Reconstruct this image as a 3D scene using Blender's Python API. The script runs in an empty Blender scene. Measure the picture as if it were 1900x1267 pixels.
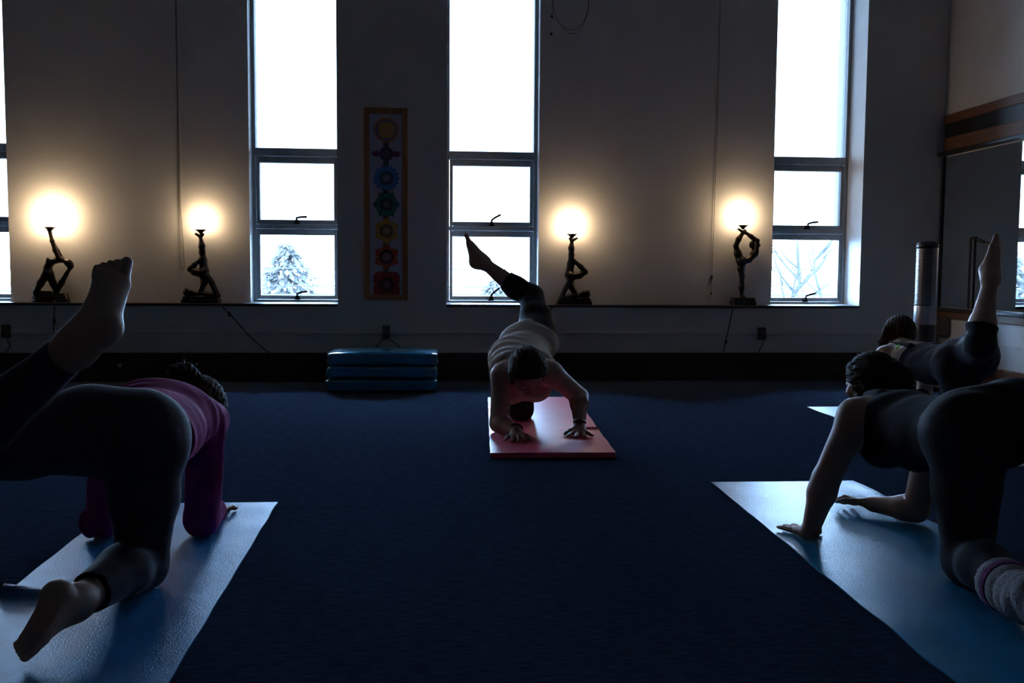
import bpy, bmesh, math, random
import numpy as np
from mathutils import Vector, Matrix
random.seed(7); np.random.seed(7)
scene = bpy.context.scene
C = scene.collection

# ------------------------------------------------------------------ camera, sky, exposure
cam_d = bpy.data.cameras.new('camera'); cam = bpy.data.objects.new('camera', cam_d); C.objects.link(cam)
cam_d.sensor_width = 36.0; cam_d.lens = 1800 / 1900 * 36.0; cam_d.clip_start = 0.05; cam_d.clip_end = 300
cam.matrix_world = (Matrix.Translation((0, 0, 0.9)) @ Matrix.Rotation(math.radians(-4.76), 4, 'Z')
                    @ Matrix.Rotation(math.radians(90 - 4.23), 4, 'X') @ Matrix.Rotation(math.radians(0.4), 4, 'Z'))
scene.camera = cam

world = bpy.data.worlds.new('overcast_sky'); scene.world = world; world.use_nodes = True
bg = world.node_tree.nodes['Background']
bg.inputs[0].default_value = (0.38, 0.62, 1.0, 1); bg.inputs[1].default_value = 70.0

vs = scene.view_settings
vs.view_transform = 'Standard'; vs.look = 'None'; vs.exposure = 0.0; vs.gamma = 1.0; vs.use_curve_mapping = False

LAMP = 20.0          # brightness of the globe lamps

# ------------------------------------------------------------------ materials
MATS = {}
def mat(name, col, rough=0.6, var=0.12, scale=20.0, bump=0.0, bscale=120.0, metal=0.0, spec=0.5, stretch=(1, 1, 1),
        col2=None, coat=0.0, sheen=0.0, sub=0.0, wave=None, emit=None):
    if name in MATS: return MATS[name]
    m = bpy.data.materials.new(name); m.use_nodes = True
    nt = m.node_tree; N = nt.nodes; L = nt.links; b = N['Principled BSDF']
    tc = N.new('ShaderNodeTexCoord'); mp = N.new('ShaderNodeMapping'); mp.inputs['Scale'].default_value = stretch
    L.new(tc.outputs['Object'], mp.inputs['Vector'])
    nz = N.new('ShaderNodeTexNoise'); nz.inputs['Scale'].default_value = scale; nz.inputs['Detail'].default_value = 5
    L.new(mp.outputs[0], nz.inputs['Vector'])
    rp = N.new('ShaderNodeValToRGB'); e = rp.color_ramp.elements
    c2 = col2 if col2 else tuple(min(1, c * (1 + var)) for c in col)
    c1 = col if col2 else tuple(c * (1 - var) for c in col)
    e[0].position = 0.3; e[1].position = 0.7
    e[0].color = (*c1, 1); e[1].color = (*c2, 1)
    if wave:
        wv = N.new('ShaderNodeTexWave'); wv.inputs['Scale'].default_value = wave[0]; wv.inputs['Distortion'].default_value = wave[1]
        wv.inputs['Detail'].default_value = 3; wv.bands_direction = wave[2]
        L.new(mp.outputs[0], wv.inputs['Vector']); L.new(wv.outputs['Fac'], rp.inputs['Fac'])
    else:
        L.new(nz.outputs['Fac'], rp.inputs['Fac'])
    L.new(rp.outputs['Color'], b.inputs['Base Color'])
    b.inputs['Roughness'].default_value = rough; b.inputs['Metallic'].default_value = metal
    b.inputs['Specular IOR Level'].default_value = spec
    if coat: b.inputs['Coat Weight'].default_value = coat; b.inputs['Coat Roughness'].default_value = 0.15
    if sheen: b.inputs['Sheen Weight'].default_value = sheen; b.inputs['Sheen Roughness'].default_value = 0.4; b.inputs['Sheen Tint'].default_value = (*[min(1, c / max(col) * .8 + .1) for c in col], 1)
    if sub: b.inputs['Subsurface Weight'].default_value = sub; b.inputs['Subsurface Radius'].default_value = (0.02, 0.008, 0.004)
    if emit:
        b.inputs['Emission Color'].default_value = (*emit[0], 1); b.inputs['Emission Strength'].default_value = emit[1]
    if bump:
        n2 = N.new('ShaderNodeTexNoise'); n2.inputs['Scale'].default_value = bscale; n2.inputs['Detail'].default_value = 3
        L.new(mp.outputs[0], n2.inputs['Vector'])
        bp = N.new('ShaderNodeBump'); bp.inputs['Strength'].default_value = bump; bp.inputs['Distance'].default_value = 0.004
        L.new(n2.outputs['Fac'], bp.inputs['Height']); L.new(bp.outputs[0], b.inputs['Normal'])
    MATS[name] = m
    return m

M_wall = mat('wall_paint', (0.72, 0.71, 0.69), 0.85, 0.05, 3, 0.25, 160, spec=0.2)
M_wallwhite = mat('lower_wall_paint', (0.80, 0.81, 0.82), 0.8, 0.04, 4, 0.2, 160, spec=0.2)
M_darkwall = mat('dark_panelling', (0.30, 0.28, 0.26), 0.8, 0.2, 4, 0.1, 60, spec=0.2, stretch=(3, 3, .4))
M_ceil = mat('ceiling_paint', (0.30, 0.30, 0.30), 0.9, 0.05, 2, 0.1, 80, spec=0.1)
M_carpet = mat('navy_carpet', (0.026, 0.040, 0.066), 1.0, 0.35, 60, 0.8, 220, spec=0.0, stretch=(0.35, 1.5, 1))
M_darkwood = mat('dark_baseboard_wood', (0.030, 0.016, 0.010), 0.55, 0.3, 8, 0.1, 60, stretch=(0.3, 3, 3))
M_oak = mat('oak_wood', (0.10, 0.043, 0.018), 0.5, 0.4, 5, 0.15, 80, stretch=(6, 0.35, 6), col2=(0.26, 0.12, 0.05), wave=(4, 6, 'Z'))
M_black = mat('black_paint', (0.012, 0.012, 0.014), 0.45, 0.1, 10)
M_handle = mat('matte_black_metal', (0.008, 0.008, 0.010), 0.9, 0.1, 10, spec=0.05)
M_ledge = mat('dark_ledge_paint', (0.05, 0.045, 0.05), 0.4, 0.1, 10)
M_alu = mat('window_metal', (0.30, 0.33, 0.35), 0.5, 0.1, 30, 0.05, 100, metal=0.2)
M_jamb = mat('white_jamb_paint', (0.86, 0.87, 0.87), 0.6, 0.03, 8, 0.1, 90)
M_bronze = mat('dark_bronze', (0.035, 0.028, 0.024), 0.32, 0.25, 30, 0.05, 120, metal=0.6)
M_cord = mat('black_cord', (0.015, 0.014, 0.014), 0.5, 0.1, 20)
M_cordbrown = mat('blind_cord_fibre', (0.09, 0.07, 0.05), 0.8, 0.1, 60)
M_skin = mat('skin', (0.42, 0.235, 0.165), 0.5, 0.10, 14, 0.08, 180, sub=0.08)
M_skin2 = mat('skin_pale', (0.48, 0.28, 0.20), 0.5, 0.10, 14, 0.08, 180, sub=0.08)
M_hair = mat('brown_hair', (0.020, 0.011, 0.007), 0.62, 0.5, 40, 0.9, 90, spec=0.2, stretch=(6, 1, 1), col2=(0.07, 0.035, 0.02))
M_hairdark = mat('dark_hair', (0.012, 0.008, 0.006), 0.62, 0.5, 40, 0.9, 90, spec=0.2, stretch=(6, 1, 1), col2=(0.045, 0.025, 0.015))
M_purple = mat('magenta_jersey', (0.36, 0.03, 0.17), 0.85, 0.12, 12, 0.3, 200, sheen=0.08, spec=0.2)
M_greyleg = mat('charcoal_leggings', (0.034, 0.033, 0.042), 0.75, 0.15, 14, 0.25, 220, sheen=0.15, spec=0.25)
M_blackleg = mat('black_leggings', (0.016, 0.016, 0.020), 0.75, 0.15, 14, 0.25, 220, sheen=0.05, spec=0.15)
M_blacktop = mat('black_jersey', (0.012, 0.012, 0.015), 0.8, 0.15, 14, 0.25, 220, sheen=0.05, spec=0.12)
M_tan = mat('taupe_jersey', (0.46, 0.38, 0.30), 0.85, 0.08, 14, 0.25, 220, sheen=0.15)
M_green = mat('lime_strap', (0.25, 0.75, 0.03), 0.6, 0.1, 20)
M_bluemat = mat('blue_mat_foam', (0.018, 0.19, 0.44), 0.34, 0.10, 10, 0.6, 260, spec=0.16)
M_bluemat2 = mat('teal_mat_foam', (0.010, 0.19, 0.36), 0.29, 0.12, 6, 0.35, 200, spec=0.16)
M_palemat = mat('pale_mat_foam', (0.30, 0.42, 0.55), 0.42, 0.08, 8, 0.3, 200, spec=0.45)
M_pink = mat('pink_mat_foam', (0.82, 0.11, 0.17), 0.36, 0.08, 8, 0.15, 160, spec=0.5)
M_vinyl = mat('teal_vinyl', (0.008, 0.20, 0.36), 0.20, 0.15, 6, 0.12, 25, spec=0.7, coat=0.6)
M_silver = mat('silver_plastic', (0.50, 0.50, 0.54), 0.3, 0.05, 20, metal=0.7)
M_fanDark = mat('dark_fan_plastic', (0.05, 0.05, 0.06), 0.35, 0.1, 20)
M_boxwood = mat('light_brown_wood', (0.20, 0.12, 0.07), 0.6, 0.2, 6, 0.1, 60, stretch=(4, 4, 0.5))
M_posterwood = mat('poster_frame_wood', (0.40, 0.17, 0.06), 0.55, 0.25, 8, 0.1, 60, stretch=(4, 4, 0.5))
M_canvas = mat('poster_canvas', (0.50, 0.50, 0.62), 0.85, 0.05, 8, 0.15, 200)
M_snow = mat('snow', (0.30, 0.31, 0.32), 0.9, 0.04, 0.4, 0.2, 2)
M_bark = mat('bark', (0.022, 0.021, 0.019), 0.9, 0.3, 8, 0.5, 20)
M_needle = mat('conifer_needles', (0.030, 0.028, 0.025), 0.9, 0.3, 3)
M_brass = mat('brass', (0.55, 0.45, 0.22), 0.35, 0.1, 20, metal=0.8)
M_white = mat('white_plastic', (0.7, 0.7, 0.7), 0.5, 0.05, 20)
M_eye = mat('eye_white', (0.6, 0.58, 0.55), 0.25, 0.05, 20)
M_yarn = mat('grey_yarn', (0.34, 0.31, 0.33), 0.95, 0.25, 120, 1.0, 160, sheen=0.2)
M_yarnp = mat('purple_yarn', (0.22, 0.06, 0.17), 0.95, 0.25, 120, 1.0, 160, sheen=0.2)

m = bpy.data.materials.new('mirror_glass'); m.use_nodes = True; b = m.node_tree.nodes['Principled BSDF']
b.inputs['Metallic'].default_value = 1; b.inputs['Roughness'].default_value = 0.015
_n = m.node_tree.nodes.new('ShaderNodeTexNoise'); _n.inputs['Scale'].default_value = 3
_r = m.node_tree.nodes.new('ShaderNodeValToRGB'); _r.color_ramp.elements[0].color = (0.78, 0.82, 0.82, 1); _r.color_ramp.elements[1].color = (0.86, 0.9, 0.9, 1)
m.node_tree.links.new(_n.outputs['Fac'], _r.inputs['Fac']); m.node_tree.links.new(_r.outputs[0], b.inputs['Base Color'])
M_mirror = m

def pane_mat(name, col):
    m = bpy.data.materials.new(name); m.use_nodes = True; nt = m.node_tree; nt.nodes.clear()
    o_ = nt.nodes.new('ShaderNodeOutputMaterial'); mx = nt.nodes.new('ShaderNodeMixShader'); tr = nt.nodes.new('ShaderNodeBsdfTransparent')
    gl = nt.nodes.new('ShaderNodeBsdfGlossy'); gl.inputs['Roughness'].default_value = 0.02; fr = nt.nodes.new('ShaderNodeFresnel'); fr.inputs[0].default_value = 1.45
    tr.inputs[0].default_value = col
    nt.links.new(fr.outputs[0], mx.inputs[0]); nt.links.new(tr.outputs[0], mx.inputs[1]); nt.links.new(gl.outputs[0], mx.inputs[2]); nt.links.new(mx.outputs[0], o_.inputs[0])
    return m
M_glass = pane_mat('window_glass', (0.96, 0.98, 0.98, 1))
M_film = pane_mat('sun_film_glass', (0.34, 0.325, 0.31, 1))     # one face of a pane: light passes both faces

def globe_mat(name, strength):
    m = bpy.data.materials.new(name); m.use_nodes = True; nt = m.node_tree; b = nt.nodes['Principled BSDF']
    b.inputs['Base Color'].default_value = (0.9, 0.85, 0.75, 1); b.inputs['Roughness'].default_value = 0.3
    n = nt.nodes.new('ShaderNodeTexNoise'); n.inputs['Scale'].default_value = 6
    r = nt.nodes.new('ShaderNodeValToRGB'); r.color_ramp.elements[0].color = (1.0, 0.70, 0.42, 1); r.color_ramp.elements[1].color = (1.0, 0.74, 0.46, 1)
    nt.links.new(n.outputs['Fac'], r.inputs['Fac']); nt.links.new(r.outputs[0], b.inputs['Emission Color'])
    b.inputs['Emission Strength'].default_value = strength
    return m

# ------------------------------------------------------------------ object helpers
def put(name, me, m=None, parent=None, loc=(0, 0, 0), smooth=False):
    if m is not None and not me.materials: me.materials.append(m)
    if smooth: me.polygons.foreach_set('use_smooth', [True] * len(me.polygons))
    o = bpy.data.objects.new(name, me); C.objects.link(o); o.location = loc
    if parent is not None: o.parent = parent
    return o
def tag(o, label=None, cat=None, group=None, kind=None):
    if label: o['label'] = label
    if cat: o['category'] = cat
    if group: o['group'] = group
    if kind: o['kind'] = kind
    return o
def thing(name, label, cat, loc=(0, 0, 0), rz=0.0, group=None):
    o = bpy.data.objects.new(name, None); C.objects.link(o); o.location = loc; o.rotation_euler = (0, 0, rz); o.empty_display_size = 0.05
    return tag(o, label, cat, group)
def struct(name, me, m, label=None):
    return tag(put(name, me, m), label, None, None, 'structure')

class MB:
    def __init__(s): s.bm = bmesh.new()
    def box(s, x0, x1, y0, y1, z0, z1, bev=0.0):
        r = bmesh.ops.create_cube(s.bm, size=1.0)
        for v in r['verts']:
            v.co = Vector(((x0 + x1) / 2 + v.co.x * (x1 - x0), (y0 + y1) / 2 + v.co.y * (y1 - y0), (z0 + z1) / 2 + v.co.z * (z1 - z0)))
        if bev:
            es = list({e for v in r['verts'] for e in v.link_edges})
            bmesh.ops.bevel(s.bm, geom=es, offset=bev, segments=2, affect='EDGES', profile=0.5)
        return s
    def tube(s, pts, r, seg=8, smooth_n=0, r1=None):
        pts = [Vector(p) for p in pts]
        if smooth_n and len(pts) > 2:
            q = []
            P = [2 * pts[0] - pts[1]] + pts + [2 * pts[-1] - pts[-2]]
            for i in range(1, len(P) - 2):
                for k in range(smooth_n):
                    t = k / smooth_n; a, b_, c, d = P[i - 1:i + 3]
                    q.append(0.5 * ((2 * b_) + (c - a) * t + (2 * a - 5 * b_ + 4 * c - d) * t * t + (3 * b_ - a - 3 * c + d) * t ** 3))
            q.append(pts[-1]); pts = q
        n = len(pts); rings = []; up = None
        for i, p in enumerate(pts):
            t = (pts[min(i + 1, n - 1)] - pts[max(i - 1, 0)]).normalized()
            if up is None: up = t.orthogonal().normalized()
            up = (up - t * up.dot(t)).normalized(); sd = t.cross(up)
            rr = r if r1 is None else r + (r1 - r) * i / max(1, n - 1)
            rings.append([s.bm.verts.new(p + (up * math.cos(2 * math.pi * k / seg) + sd * math.sin(2 * math.pi * k / seg)) * rr) for k in range(seg)])
        for a, b_ in zip(rings, rings[1:]):
            for k in range(seg): s.bm.faces.new((a[k], a[(k + 1) % seg], b_[(k + 1) % seg], b_[k]))
        s.bm.faces.new(rings[0][::-1]); s.bm.faces.new(rings[-1])
        return s
    def lathe(s, prof, seg=32, c=(0, 0, 0), sx=1.0, sy=1.0):
        rings = []
        for r, z in prof:
            if r < 1e-6: rings.append([s.bm.verts.new((c[0], c[1], c[2] + z))])
            else: rings.append([s.bm.verts.new((c[0] + r * sx * math.cos(2 * math.pi * k / seg), c[1] + r * sy * math.sin(2 * math.pi * k / seg), c[2] + z)) for k in range(seg)])
        for a, b_ in zip(rings, rings[1:]):
            for k in range(seg):
                k2 = (k + 1) % seg
                vs_ = [a[k % len(a)], a[k2 % len(a)], b_[k2 % len(b_)], b_[k % len(b_)]]
                u = []
                for v in vs_:
                    if v not in u: u.append(v)
                if len(u) > 2: s.bm.faces.new(u)
        if len(rings[0]) > 1: s.bm.faces.new(rings[0][::-1])
        if len(rings[-1]) > 1: s.bm.faces.new(rings[-1])
        return s
    def prism(s, poly, y0, y1):      # polygon in x,z extruded along y
        a = [s.bm.verts.new((x, y0, z)) for x, z in poly]; b_ = [s.bm.verts.new((x, y1, z)) for x, z in poly]
        s.bm.faces.new(a); s.bm.faces.new(b_[::-1]); n = len(a)
        for i in range(n): s.bm.faces.new((a[i], b_[i], b_[(i + 1) % n], a[(i + 1) % n]))
        return s
    def sphere(s, c, r, sx=1, sy=1, sz=1, u=24, v=14):
        q = bmesh.ops.create_uvsphere(s.bm, u_segments=u, v_segments=v, radius=r)
        for w in q['verts']: w.co = Vector((w.co.x * sx + c[0], w.co.y * sy + c[1], w.co.z * sz + c[2]))
        return s
    def mesh(s, name='m'):
        bmesh.ops.recalc_face_normals(s.bm, faces=s.bm.faces)
        me = bpy.data.meshes.new(name); s.bm.to_mesh(me); s.bm.free(); return me
    def put(s, name, m, parent=None, loc=(0, 0, 0), smooth=False): return put(name, s.mesh(name), m, parent, loc, smooth)
    def struct(s, name, m): return struct(name, s.mesh(name), m)

# ------------------------------------------------------------------ signed-distance modelling of figures
def V(*a): return np.array(a, dtype=np.float64)
def nrm(a): a = np.asarray(a, float); return a / (np.linalg.norm(a) + 1e-12)
class Fig:
    """a list of blended tapered limbs and ellipsoids, polygonised into one continuous skin"""
    def __init__(s): s.p = []
    def cone(s, a, b, ra, rb, k=0.03, cut=None):
        a = np.asarray(a, float); b = np.asarray(b, float); r = max(ra, rb)
        s.p.append(('c', (a, b, ra, rb), k, cut, np.minimum(a, b) - r, np.maximum(a, b) + r)); return s
    def chain(s, pts, rad, k=0.03):
        for i in range(len(pts) - 1): s.cone(pts[i], pts[i + 1], rad[i], rad[i + 1], k if i == 0 else min(k, 0.02))
        return s
    def flat(s, a, b, side, wa, ta, wb, tb, k=0.04, cut=None):
        a = np.asarray(a, float); b = np.asarray(b, float); n = nrm(b - a); sd = np.asarray(side, float); sd = nrm(sd - n * sd.dot(n)); v = np.cross(n, sd)
        r = max(wa, ta, wb, tb)
        s.p.append(('f', (a, b, sd, v, n, wa, ta, wb, tb), k, cut, np.minimum(a, b) - r, np.maximum(a, b) + r)); return s
    def ell(s, c, r, fx=(1, 0, 0), fy=(0, 1, 0), k=0.03, cut=None):
        c = np.asarray(c, float); x = nrm(fx); y = np.asarray(fy, float); y = nrm(y - x * x.dot(y)); z = np.cross(x, y); R = max(r)
        s.p.append(('e', (c, np.array(r, float), np.stack([x, y, z], 1)), k, cut, c - R, c + R)); return s
    def _d(s, P, q):
        t, a = q[0], q[1]
        if t == 'c':
            A, B, ra, rb = a; ab = B - A; u = np.clip(((P - A) @ ab) / (ab @ ab + 1e-12), 0, 1)
            d = np.linalg.norm(P - A - u[:, None] * ab, axis=1) - (ra + (rb - ra) * u)
        elif t == 'f':
            A, B, sd, v, n, wa, ta, wb, tb = a; ab = B - A; L = ab @ ab
            u = np.clip(((P - A) @ ab) / (L + 1e-12), 0, 1); rel = P - A - u[:, None] * ab
            W = wa + (wb - wa) * u; T = ta + (tb - ta) * u; m_ = np.minimum(W, T)
            x = rel @ sd; y = rel @ v; z = rel @ n
            k0 = np.sqrt((x / W) ** 2 + (y / T) ** 2 + (z / m_) ** 2); k1 = np.sqrt((x / W ** 2) ** 2 + (y / T ** 2) ** 2 + (z / m_ ** 2) ** 2) + 1e-9
            d = np.where(k0 < 0.05, -m_, k0 * (k0 - 1) / k1)
        else:
            c, r, R = a; x = (P - c) @ R
            k0 = np.linalg.norm(x / r, axis=1); k1 = np.linalg.norm(x / r ** 2, axis=1) + 1e-9
            d = np.where(k0 < 0.05, -r.min(), k0 * (k0 - 1) / k1)
        if q[3] is not None:
            for pt, nn in q[3]: d = np.maximum(d, (P - np.asarray(pt)) @ nrm(nn))
        return d
    def eval(s, P, cull=None):
        d = np.full(len(P), 1.0)
        for q in s.p:
            k = q[2]
            if cull is not None:
                g = cull + k; m_ = np.all((P > q[4] - g) & (P < q[5] + g), axis=1); ix = np.nonzero(m_)[0]
                if len(ix) == 0: continue
                dd = s._d(P[ix], q); cur = d[ix]
            else:
                ix = slice(None); dd = s._d(P, q); cur = d
            if k > 0:
                h = np.maximum(k - np.abs(cur - dd), 0) / k; d[ix] = np.minimum(cur, dd) - h * h * k * 0.25
            else: d[ix] = np.minimum(cur, dd)
        return d
    def mesh(s, name, h=0.005, grow=0.0, wrinkle=None, clip=None, origin=(0, 0, 0)):
        lo = np.min([q[4] for q in s.p], axis=0) - 0.03 - grow; hi = np.max([q[5] for q in s.p], axis=0) + 0.03 + grow
        B = 4; nb = np.ceil((hi - lo) / (h * B)).astype(int) + 1; n = nb * B
        cg = np.stack(np.meshgrid(*[lo[i] + (np.arange(nb[i]) * B + (B - 1) / 2) * h for i in range(3)], indexing='ij'), -1).reshape(-1, 3)
        def full(P, cull):
            d = s.eval(P, cull) - grow
            if wrinkle is not None: d = d + wrinkle(P)
            if clip is not None:
                for pt, nn in clip: d = np.maximum(d, (P - np.asarray(pt)) @ nrm(nn))
            return d
        cd = full(cg, None).reshape(nb)
        act = np.abs(cd) < h * B * 1.7
        F = np.repeat(np.repeat(np.repeat(cd.astype(np.float32), B, 0), B, 1), B, 2)
        am = np.repeat(np.repeat(np.repeat(act, B, 0), B, 1), B, 2)
        idx = np.nonzero(am.ravel())[0]
        I = np.stack(np.unravel_index(idx, n), 1)
        F.ravel()[idx] = full(lo + I * h, h * B * 3).astype(np.float32)
        return nets(name, F, lo - np.asarray(origin, float), h)

def nets(name, F, lo, h):
    S = F < 0
    cnt = np.zeros(tuple(d - 1 for d in F.shape), np.int8)
    for dx in (0, 1):
        for dy in (0, 1):
            for dz in (0, 1):
                cnt += S[dx:F.shape[0] - 1 + dx, dy:F.shape[1] - 1 + dy, dz:F.shape[2] - 1 + dz]
    cells = np.argwhere((cnt > 0) & (cnt < 8))
    vid = np.full(cnt.shape, -1, np.int32); vid[tuple(cells.T)] = np.arange(len(cells))
    corners = np.array([(x, y, z) for x in (0, 1) for y in (0, 1) for z in (0, 1)])
    val = np.stack([F[tuple((cells + c).T)] for c in corners], 1).astype(np.float64)
    acc = np.zeros((len(cells), 3)); w = np.zeros(len(cells))
    for i in range(8):
        for j in range(i + 1, 8):
            if np.abs(corners[i] - corners[j]).sum() == 1:
                a = val[:, i]; b_ = val[:, j]; mm = (a < 0) != (b_ < 0)
                t = np.where(mm, a / np.where(mm, a - b_, 1), 0)
                acc += np.where(mm[:, None], corners[i] + t[:, None] * (corners[j] - corners[i]), 0); w += mm
    verts = lo + (cells + acc / w[:, None]) * h
    quads = []
    for ax in range(3):
        sl0 = [slice(None)] * 3; sl1 = [slice(None)] * 3; sl0[ax] = slice(0, -1); sl1[ax] = slice(1, None)
        a = S[tuple(sl0)]; b_ = S[tuple(sl1)]
        E_ = np.argwhere(a != b_)
        o1, o2 = [(1, 2), (2, 0), (0, 1)][ax]
        ok = (E_[:, o1] > 0) & (E_[:, o2] > 0) & (E_[:, o1] < cnt.shape[o1]) & (E_[:, o2] < cnt.shape[o2])
        E_ = E_[ok]; ins = a[tuple(E_.T)]
        d1 = np.zeros(3, int); d1[o1] = 1; d2 = np.zeros(3, int); d2[o2] = 1
        q = np.stack([vid[tuple((E_ - d1 - d2).T)], vid[tuple((E_ - d2).T)], vid[tuple(E_.T)], vid[tuple((E_ - d1).T)]], 1)
        q[~ins] = q[~ins][:, ::-1]
        quads.append(q)
    quads = np.concatenate(quads)
    quads = quads[(quads >= 0).all(1)]
    me = bpy.data.meshes.new(name); nv, nf = len(verts), len(quads)
    me.vertices.add(nv); me.vertices.foreach_set('co', verts.astype(np.float32).ravel())
    me.loops.add(nf * 4); me.loops.foreach_set('vertex_index', quads.astype(np.int32).ravel())
    me.polygons.add(nf); me.polygons.foreach_set('loop_start', np.arange(nf, dtype=np.int32) * 4)
    me.polygons.foreach_set('use_smooth', np.ones(nf, bool))
    me.update(); me.validate()
    return me

def add_hand(F, w, f, up, thumb, sc=1.0, spread=0.16, floor=None, curl=0.0):
    """palm, four unequal bent fingers and a thumb; w wrist, f pointing direction, up back-of-hand side, thumb = +1/-1 along cross(f,up)"""
    w = np.asarray(w, float); f = nrm(f); up = np.asarray(up, float); up = nrm(up - f * up.dot(f)); sd = np.cross(f, up)
    def fl(p, r):
        if floor is not None and p[2] < floor + r: p = p.copy(); p[2] = floor + r
        return p
    kn = fl(w + f * 0.085 * sc, 0.013 * sc)
    F.flat(w, kn, sd, 0.026 * sc, 0.021 * sc, 0.040 * sc, 0.013 * sc, 0.02)
    for i, (off, ln, an) in enumerate([(-0.031, 0.066, -1.5), (-0.0105, 0.078, -0.5), (0.0105, 0.084, 0.5), (0.031, 0.074, 1.5)]):
        off *= thumb; an *= thumb
        d = nrm(f * math.cos(an * spread) + sd * math.sin(an * spread)); ln *= sc
        b0 = kn + sd * off * sc - f * 0.008 * sc
        p1 = fl(b0 + d * ln * 0.48 + up * (0.006 - 0.02 * curl) * sc, 0.010 * sc); p2 = fl(p1 + d * ln * 0.32 - up * (0.010 + 0.03 * curl) * sc, 0.009 * sc); p3 = fl(p2 + d * ln * 0.25 - up * (0.008 + 0.03 * curl) * sc, 0.0075 * sc)
        F.chain([b0, p1, p2, p3], [0.0105 * sc, 0.0095 * sc, 0.0085 * sc, 0.0070 * sc], 0.004)
    b0 = w + f * 0.025 * sc + sd * thumb * 0.018 * sc
    d = nrm(f * 0.62 + sd * thumb * 0.78)
    p1 = fl(b0 + d * 0.045 * sc - up * 0.008 * sc, 0.012 * sc); p2 = fl(p1 + nrm(f * 0.85 + sd * thumb * 0.5) * 0.035 * sc - up * 0.006 * sc, 0.010 * sc); p3 = fl(p2 + nrm(f + sd * thumb * 0.25) * 0.024 * sc - up * 0.004 * sc, 0.008 * sc)
    F.chain([b0, p1, p2, p3], [0.015 * sc, 0.0125 * sc, 0.0105 * sc, 0.008 * sc], 0.012)

def add_foot(F, ankle, heel, toe, sole, big, sc=1.0, tuck=None):
    """heel, instep, ball and five toes; sole = direction the sole faces, big = +1/-1 side of the big toe along cross(length, sole)"""
    ankle, heel, toe = [np.asarray(v, float) for v in (ankle, heel, toe)]
    f = nrm(toe - heel); L = np.linalg.norm(toe - heel); sole = np.asarray(sole, float); sole = nrm(sole - f * sole.dot(f)); sd = np.cross(f, sole)
    ball = heel + f * L * 0.70 + sole * 0.002
    F.ell(heel + f * 0.004, (0.034 * sc, 0.031 * sc, 0.034 * sc), f, sole, 0.03)
    F.cone(ankle, heel + f * 0.01, 0.034 * sc, 0.031 * sc, 0.035)
    F.cone(ankle, heel + f * L * 0.45 - sole * 0.012, 0.036 * sc, 0.024 * sc, 0.04)
    F.flat(heel + f * 0.02, ball, sd, 0.028 * sc, 0.024 * sc, 0.043 * sc, 0.017 * sc, 0.03)
    F.cone(ankle, ball - sole * 0.006, 0.030 * sc, 0.018 * sc, 0.04)
    for i, (o, ln, r) in enumerate([(0.027, 0.32, 0.0150), (0.006, 0.28, 0.0094), (-0.010, 0.23, 0.0088), (-0.025, 0.17, 0.0084), (-0.038, 0.11, 0.0082)]):
        o *= big * sc; d = f if tuck is None else nrm(f * 0.6 + np.asarray(tuck, float) * 0.8)
        b0 = ball + sd * o + f * 0.01
        p1 = b0 + d * ln * L * 0.55 - sole * 0.003; p2 = p1 + d * ln * L * 0.4 + sole * 0.004
        F.cone(b0, p1, r * 1.05 * sc, r * .92 * sc, .010); F.cone(p1, p2, r * .92 * sc, r * sc, .005)

def add_head(F, c, fw, up, neck, sc=1.0, neck_r=0.048):
    c = np.asarray(c, float); fw = nrm(fw); up = np.asarray(up, float); up = nrm(up - fw * up.dot(fw)); sd = np.cross(fw, up)
    F.cone(neck, c - up * 0.045 * sc - fw * 0.02 * sc, neck_r, neck_r * 0.95, 0.04)
    F.ell(c + up * 0.022 * sc - fw * 0.008 * sc, (0.073 * sc, 0.094 * sc, 0.086 * sc), sd, fw, 0.03)
    F.flat(c - up * 0.02 * sc + fw * 0.015 * sc, c - up * 0.088 * sc + fw * 0.052 * sc, sd, 0.062 * sc, 0.062 * sc, 0.030 * sc, 0.028 * sc, 0.03)
    F.cone(c + up * 0.008 * sc + fw * 0.082 * sc, c - up * 0.030 * sc + fw * 0.104 * sc, 0.008 * sc, 0.013 * sc, 0.014)
    F.ell(c - up * 0.057 * sc + fw * 0.084 * sc, (0.022 * sc, 0.010 * sc, 0.010 * sc), sd, fw, 0.010)
    for g in (-1, 1):
        F.ell(c - up * 0.005 * sc + sd * g * 0.074 * sc - fw * 0.006 * sc, (0.008 * sc, 0.017 * sc, 0.030 * sc), sd + fw * 0.4 * g, fw, 0.006)
        F.ell(c + up * 0.020 * sc + sd * g * 0.030 * sc + fw * 0.074 * sc, (0.024 * sc, 0.010 * sc, 0.008 * sc), sd, fw, 0.010)
        F.ell(c - up * 0.022 * sc + sd * g * 0.042 * sc + fw * 0.058 * sc, (0.020 * sc, 0.020 * sc, 0.018 * sc), sd, fw, 0.02)
    return sd
def add_eyes(parent, c, fw, up, sc, origin):
    c = np.asarray(c, float); fw = nrm(fw); up = np.asarray(up, float); up = nrm(up - fw * up.dot(fw)); sd = np.cross(fw, up); o = np.asarray(origin, float)
    for g in (-1, 1):
        p = c + up * 0.004 * sc + sd * g * 0.031 * sc + fw * 0.077 * sc - o
        e = MB().sphere(p, 0.0125 * sc, u=14, v=8).put('eye', M_eye, parent, smooth=True)
        q = p + fw * 0.0075 * sc
        MB().sphere(q, 0.0066 * sc, u=12, v=8).put('iris', M_hairdark, e, smooth=True)

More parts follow.
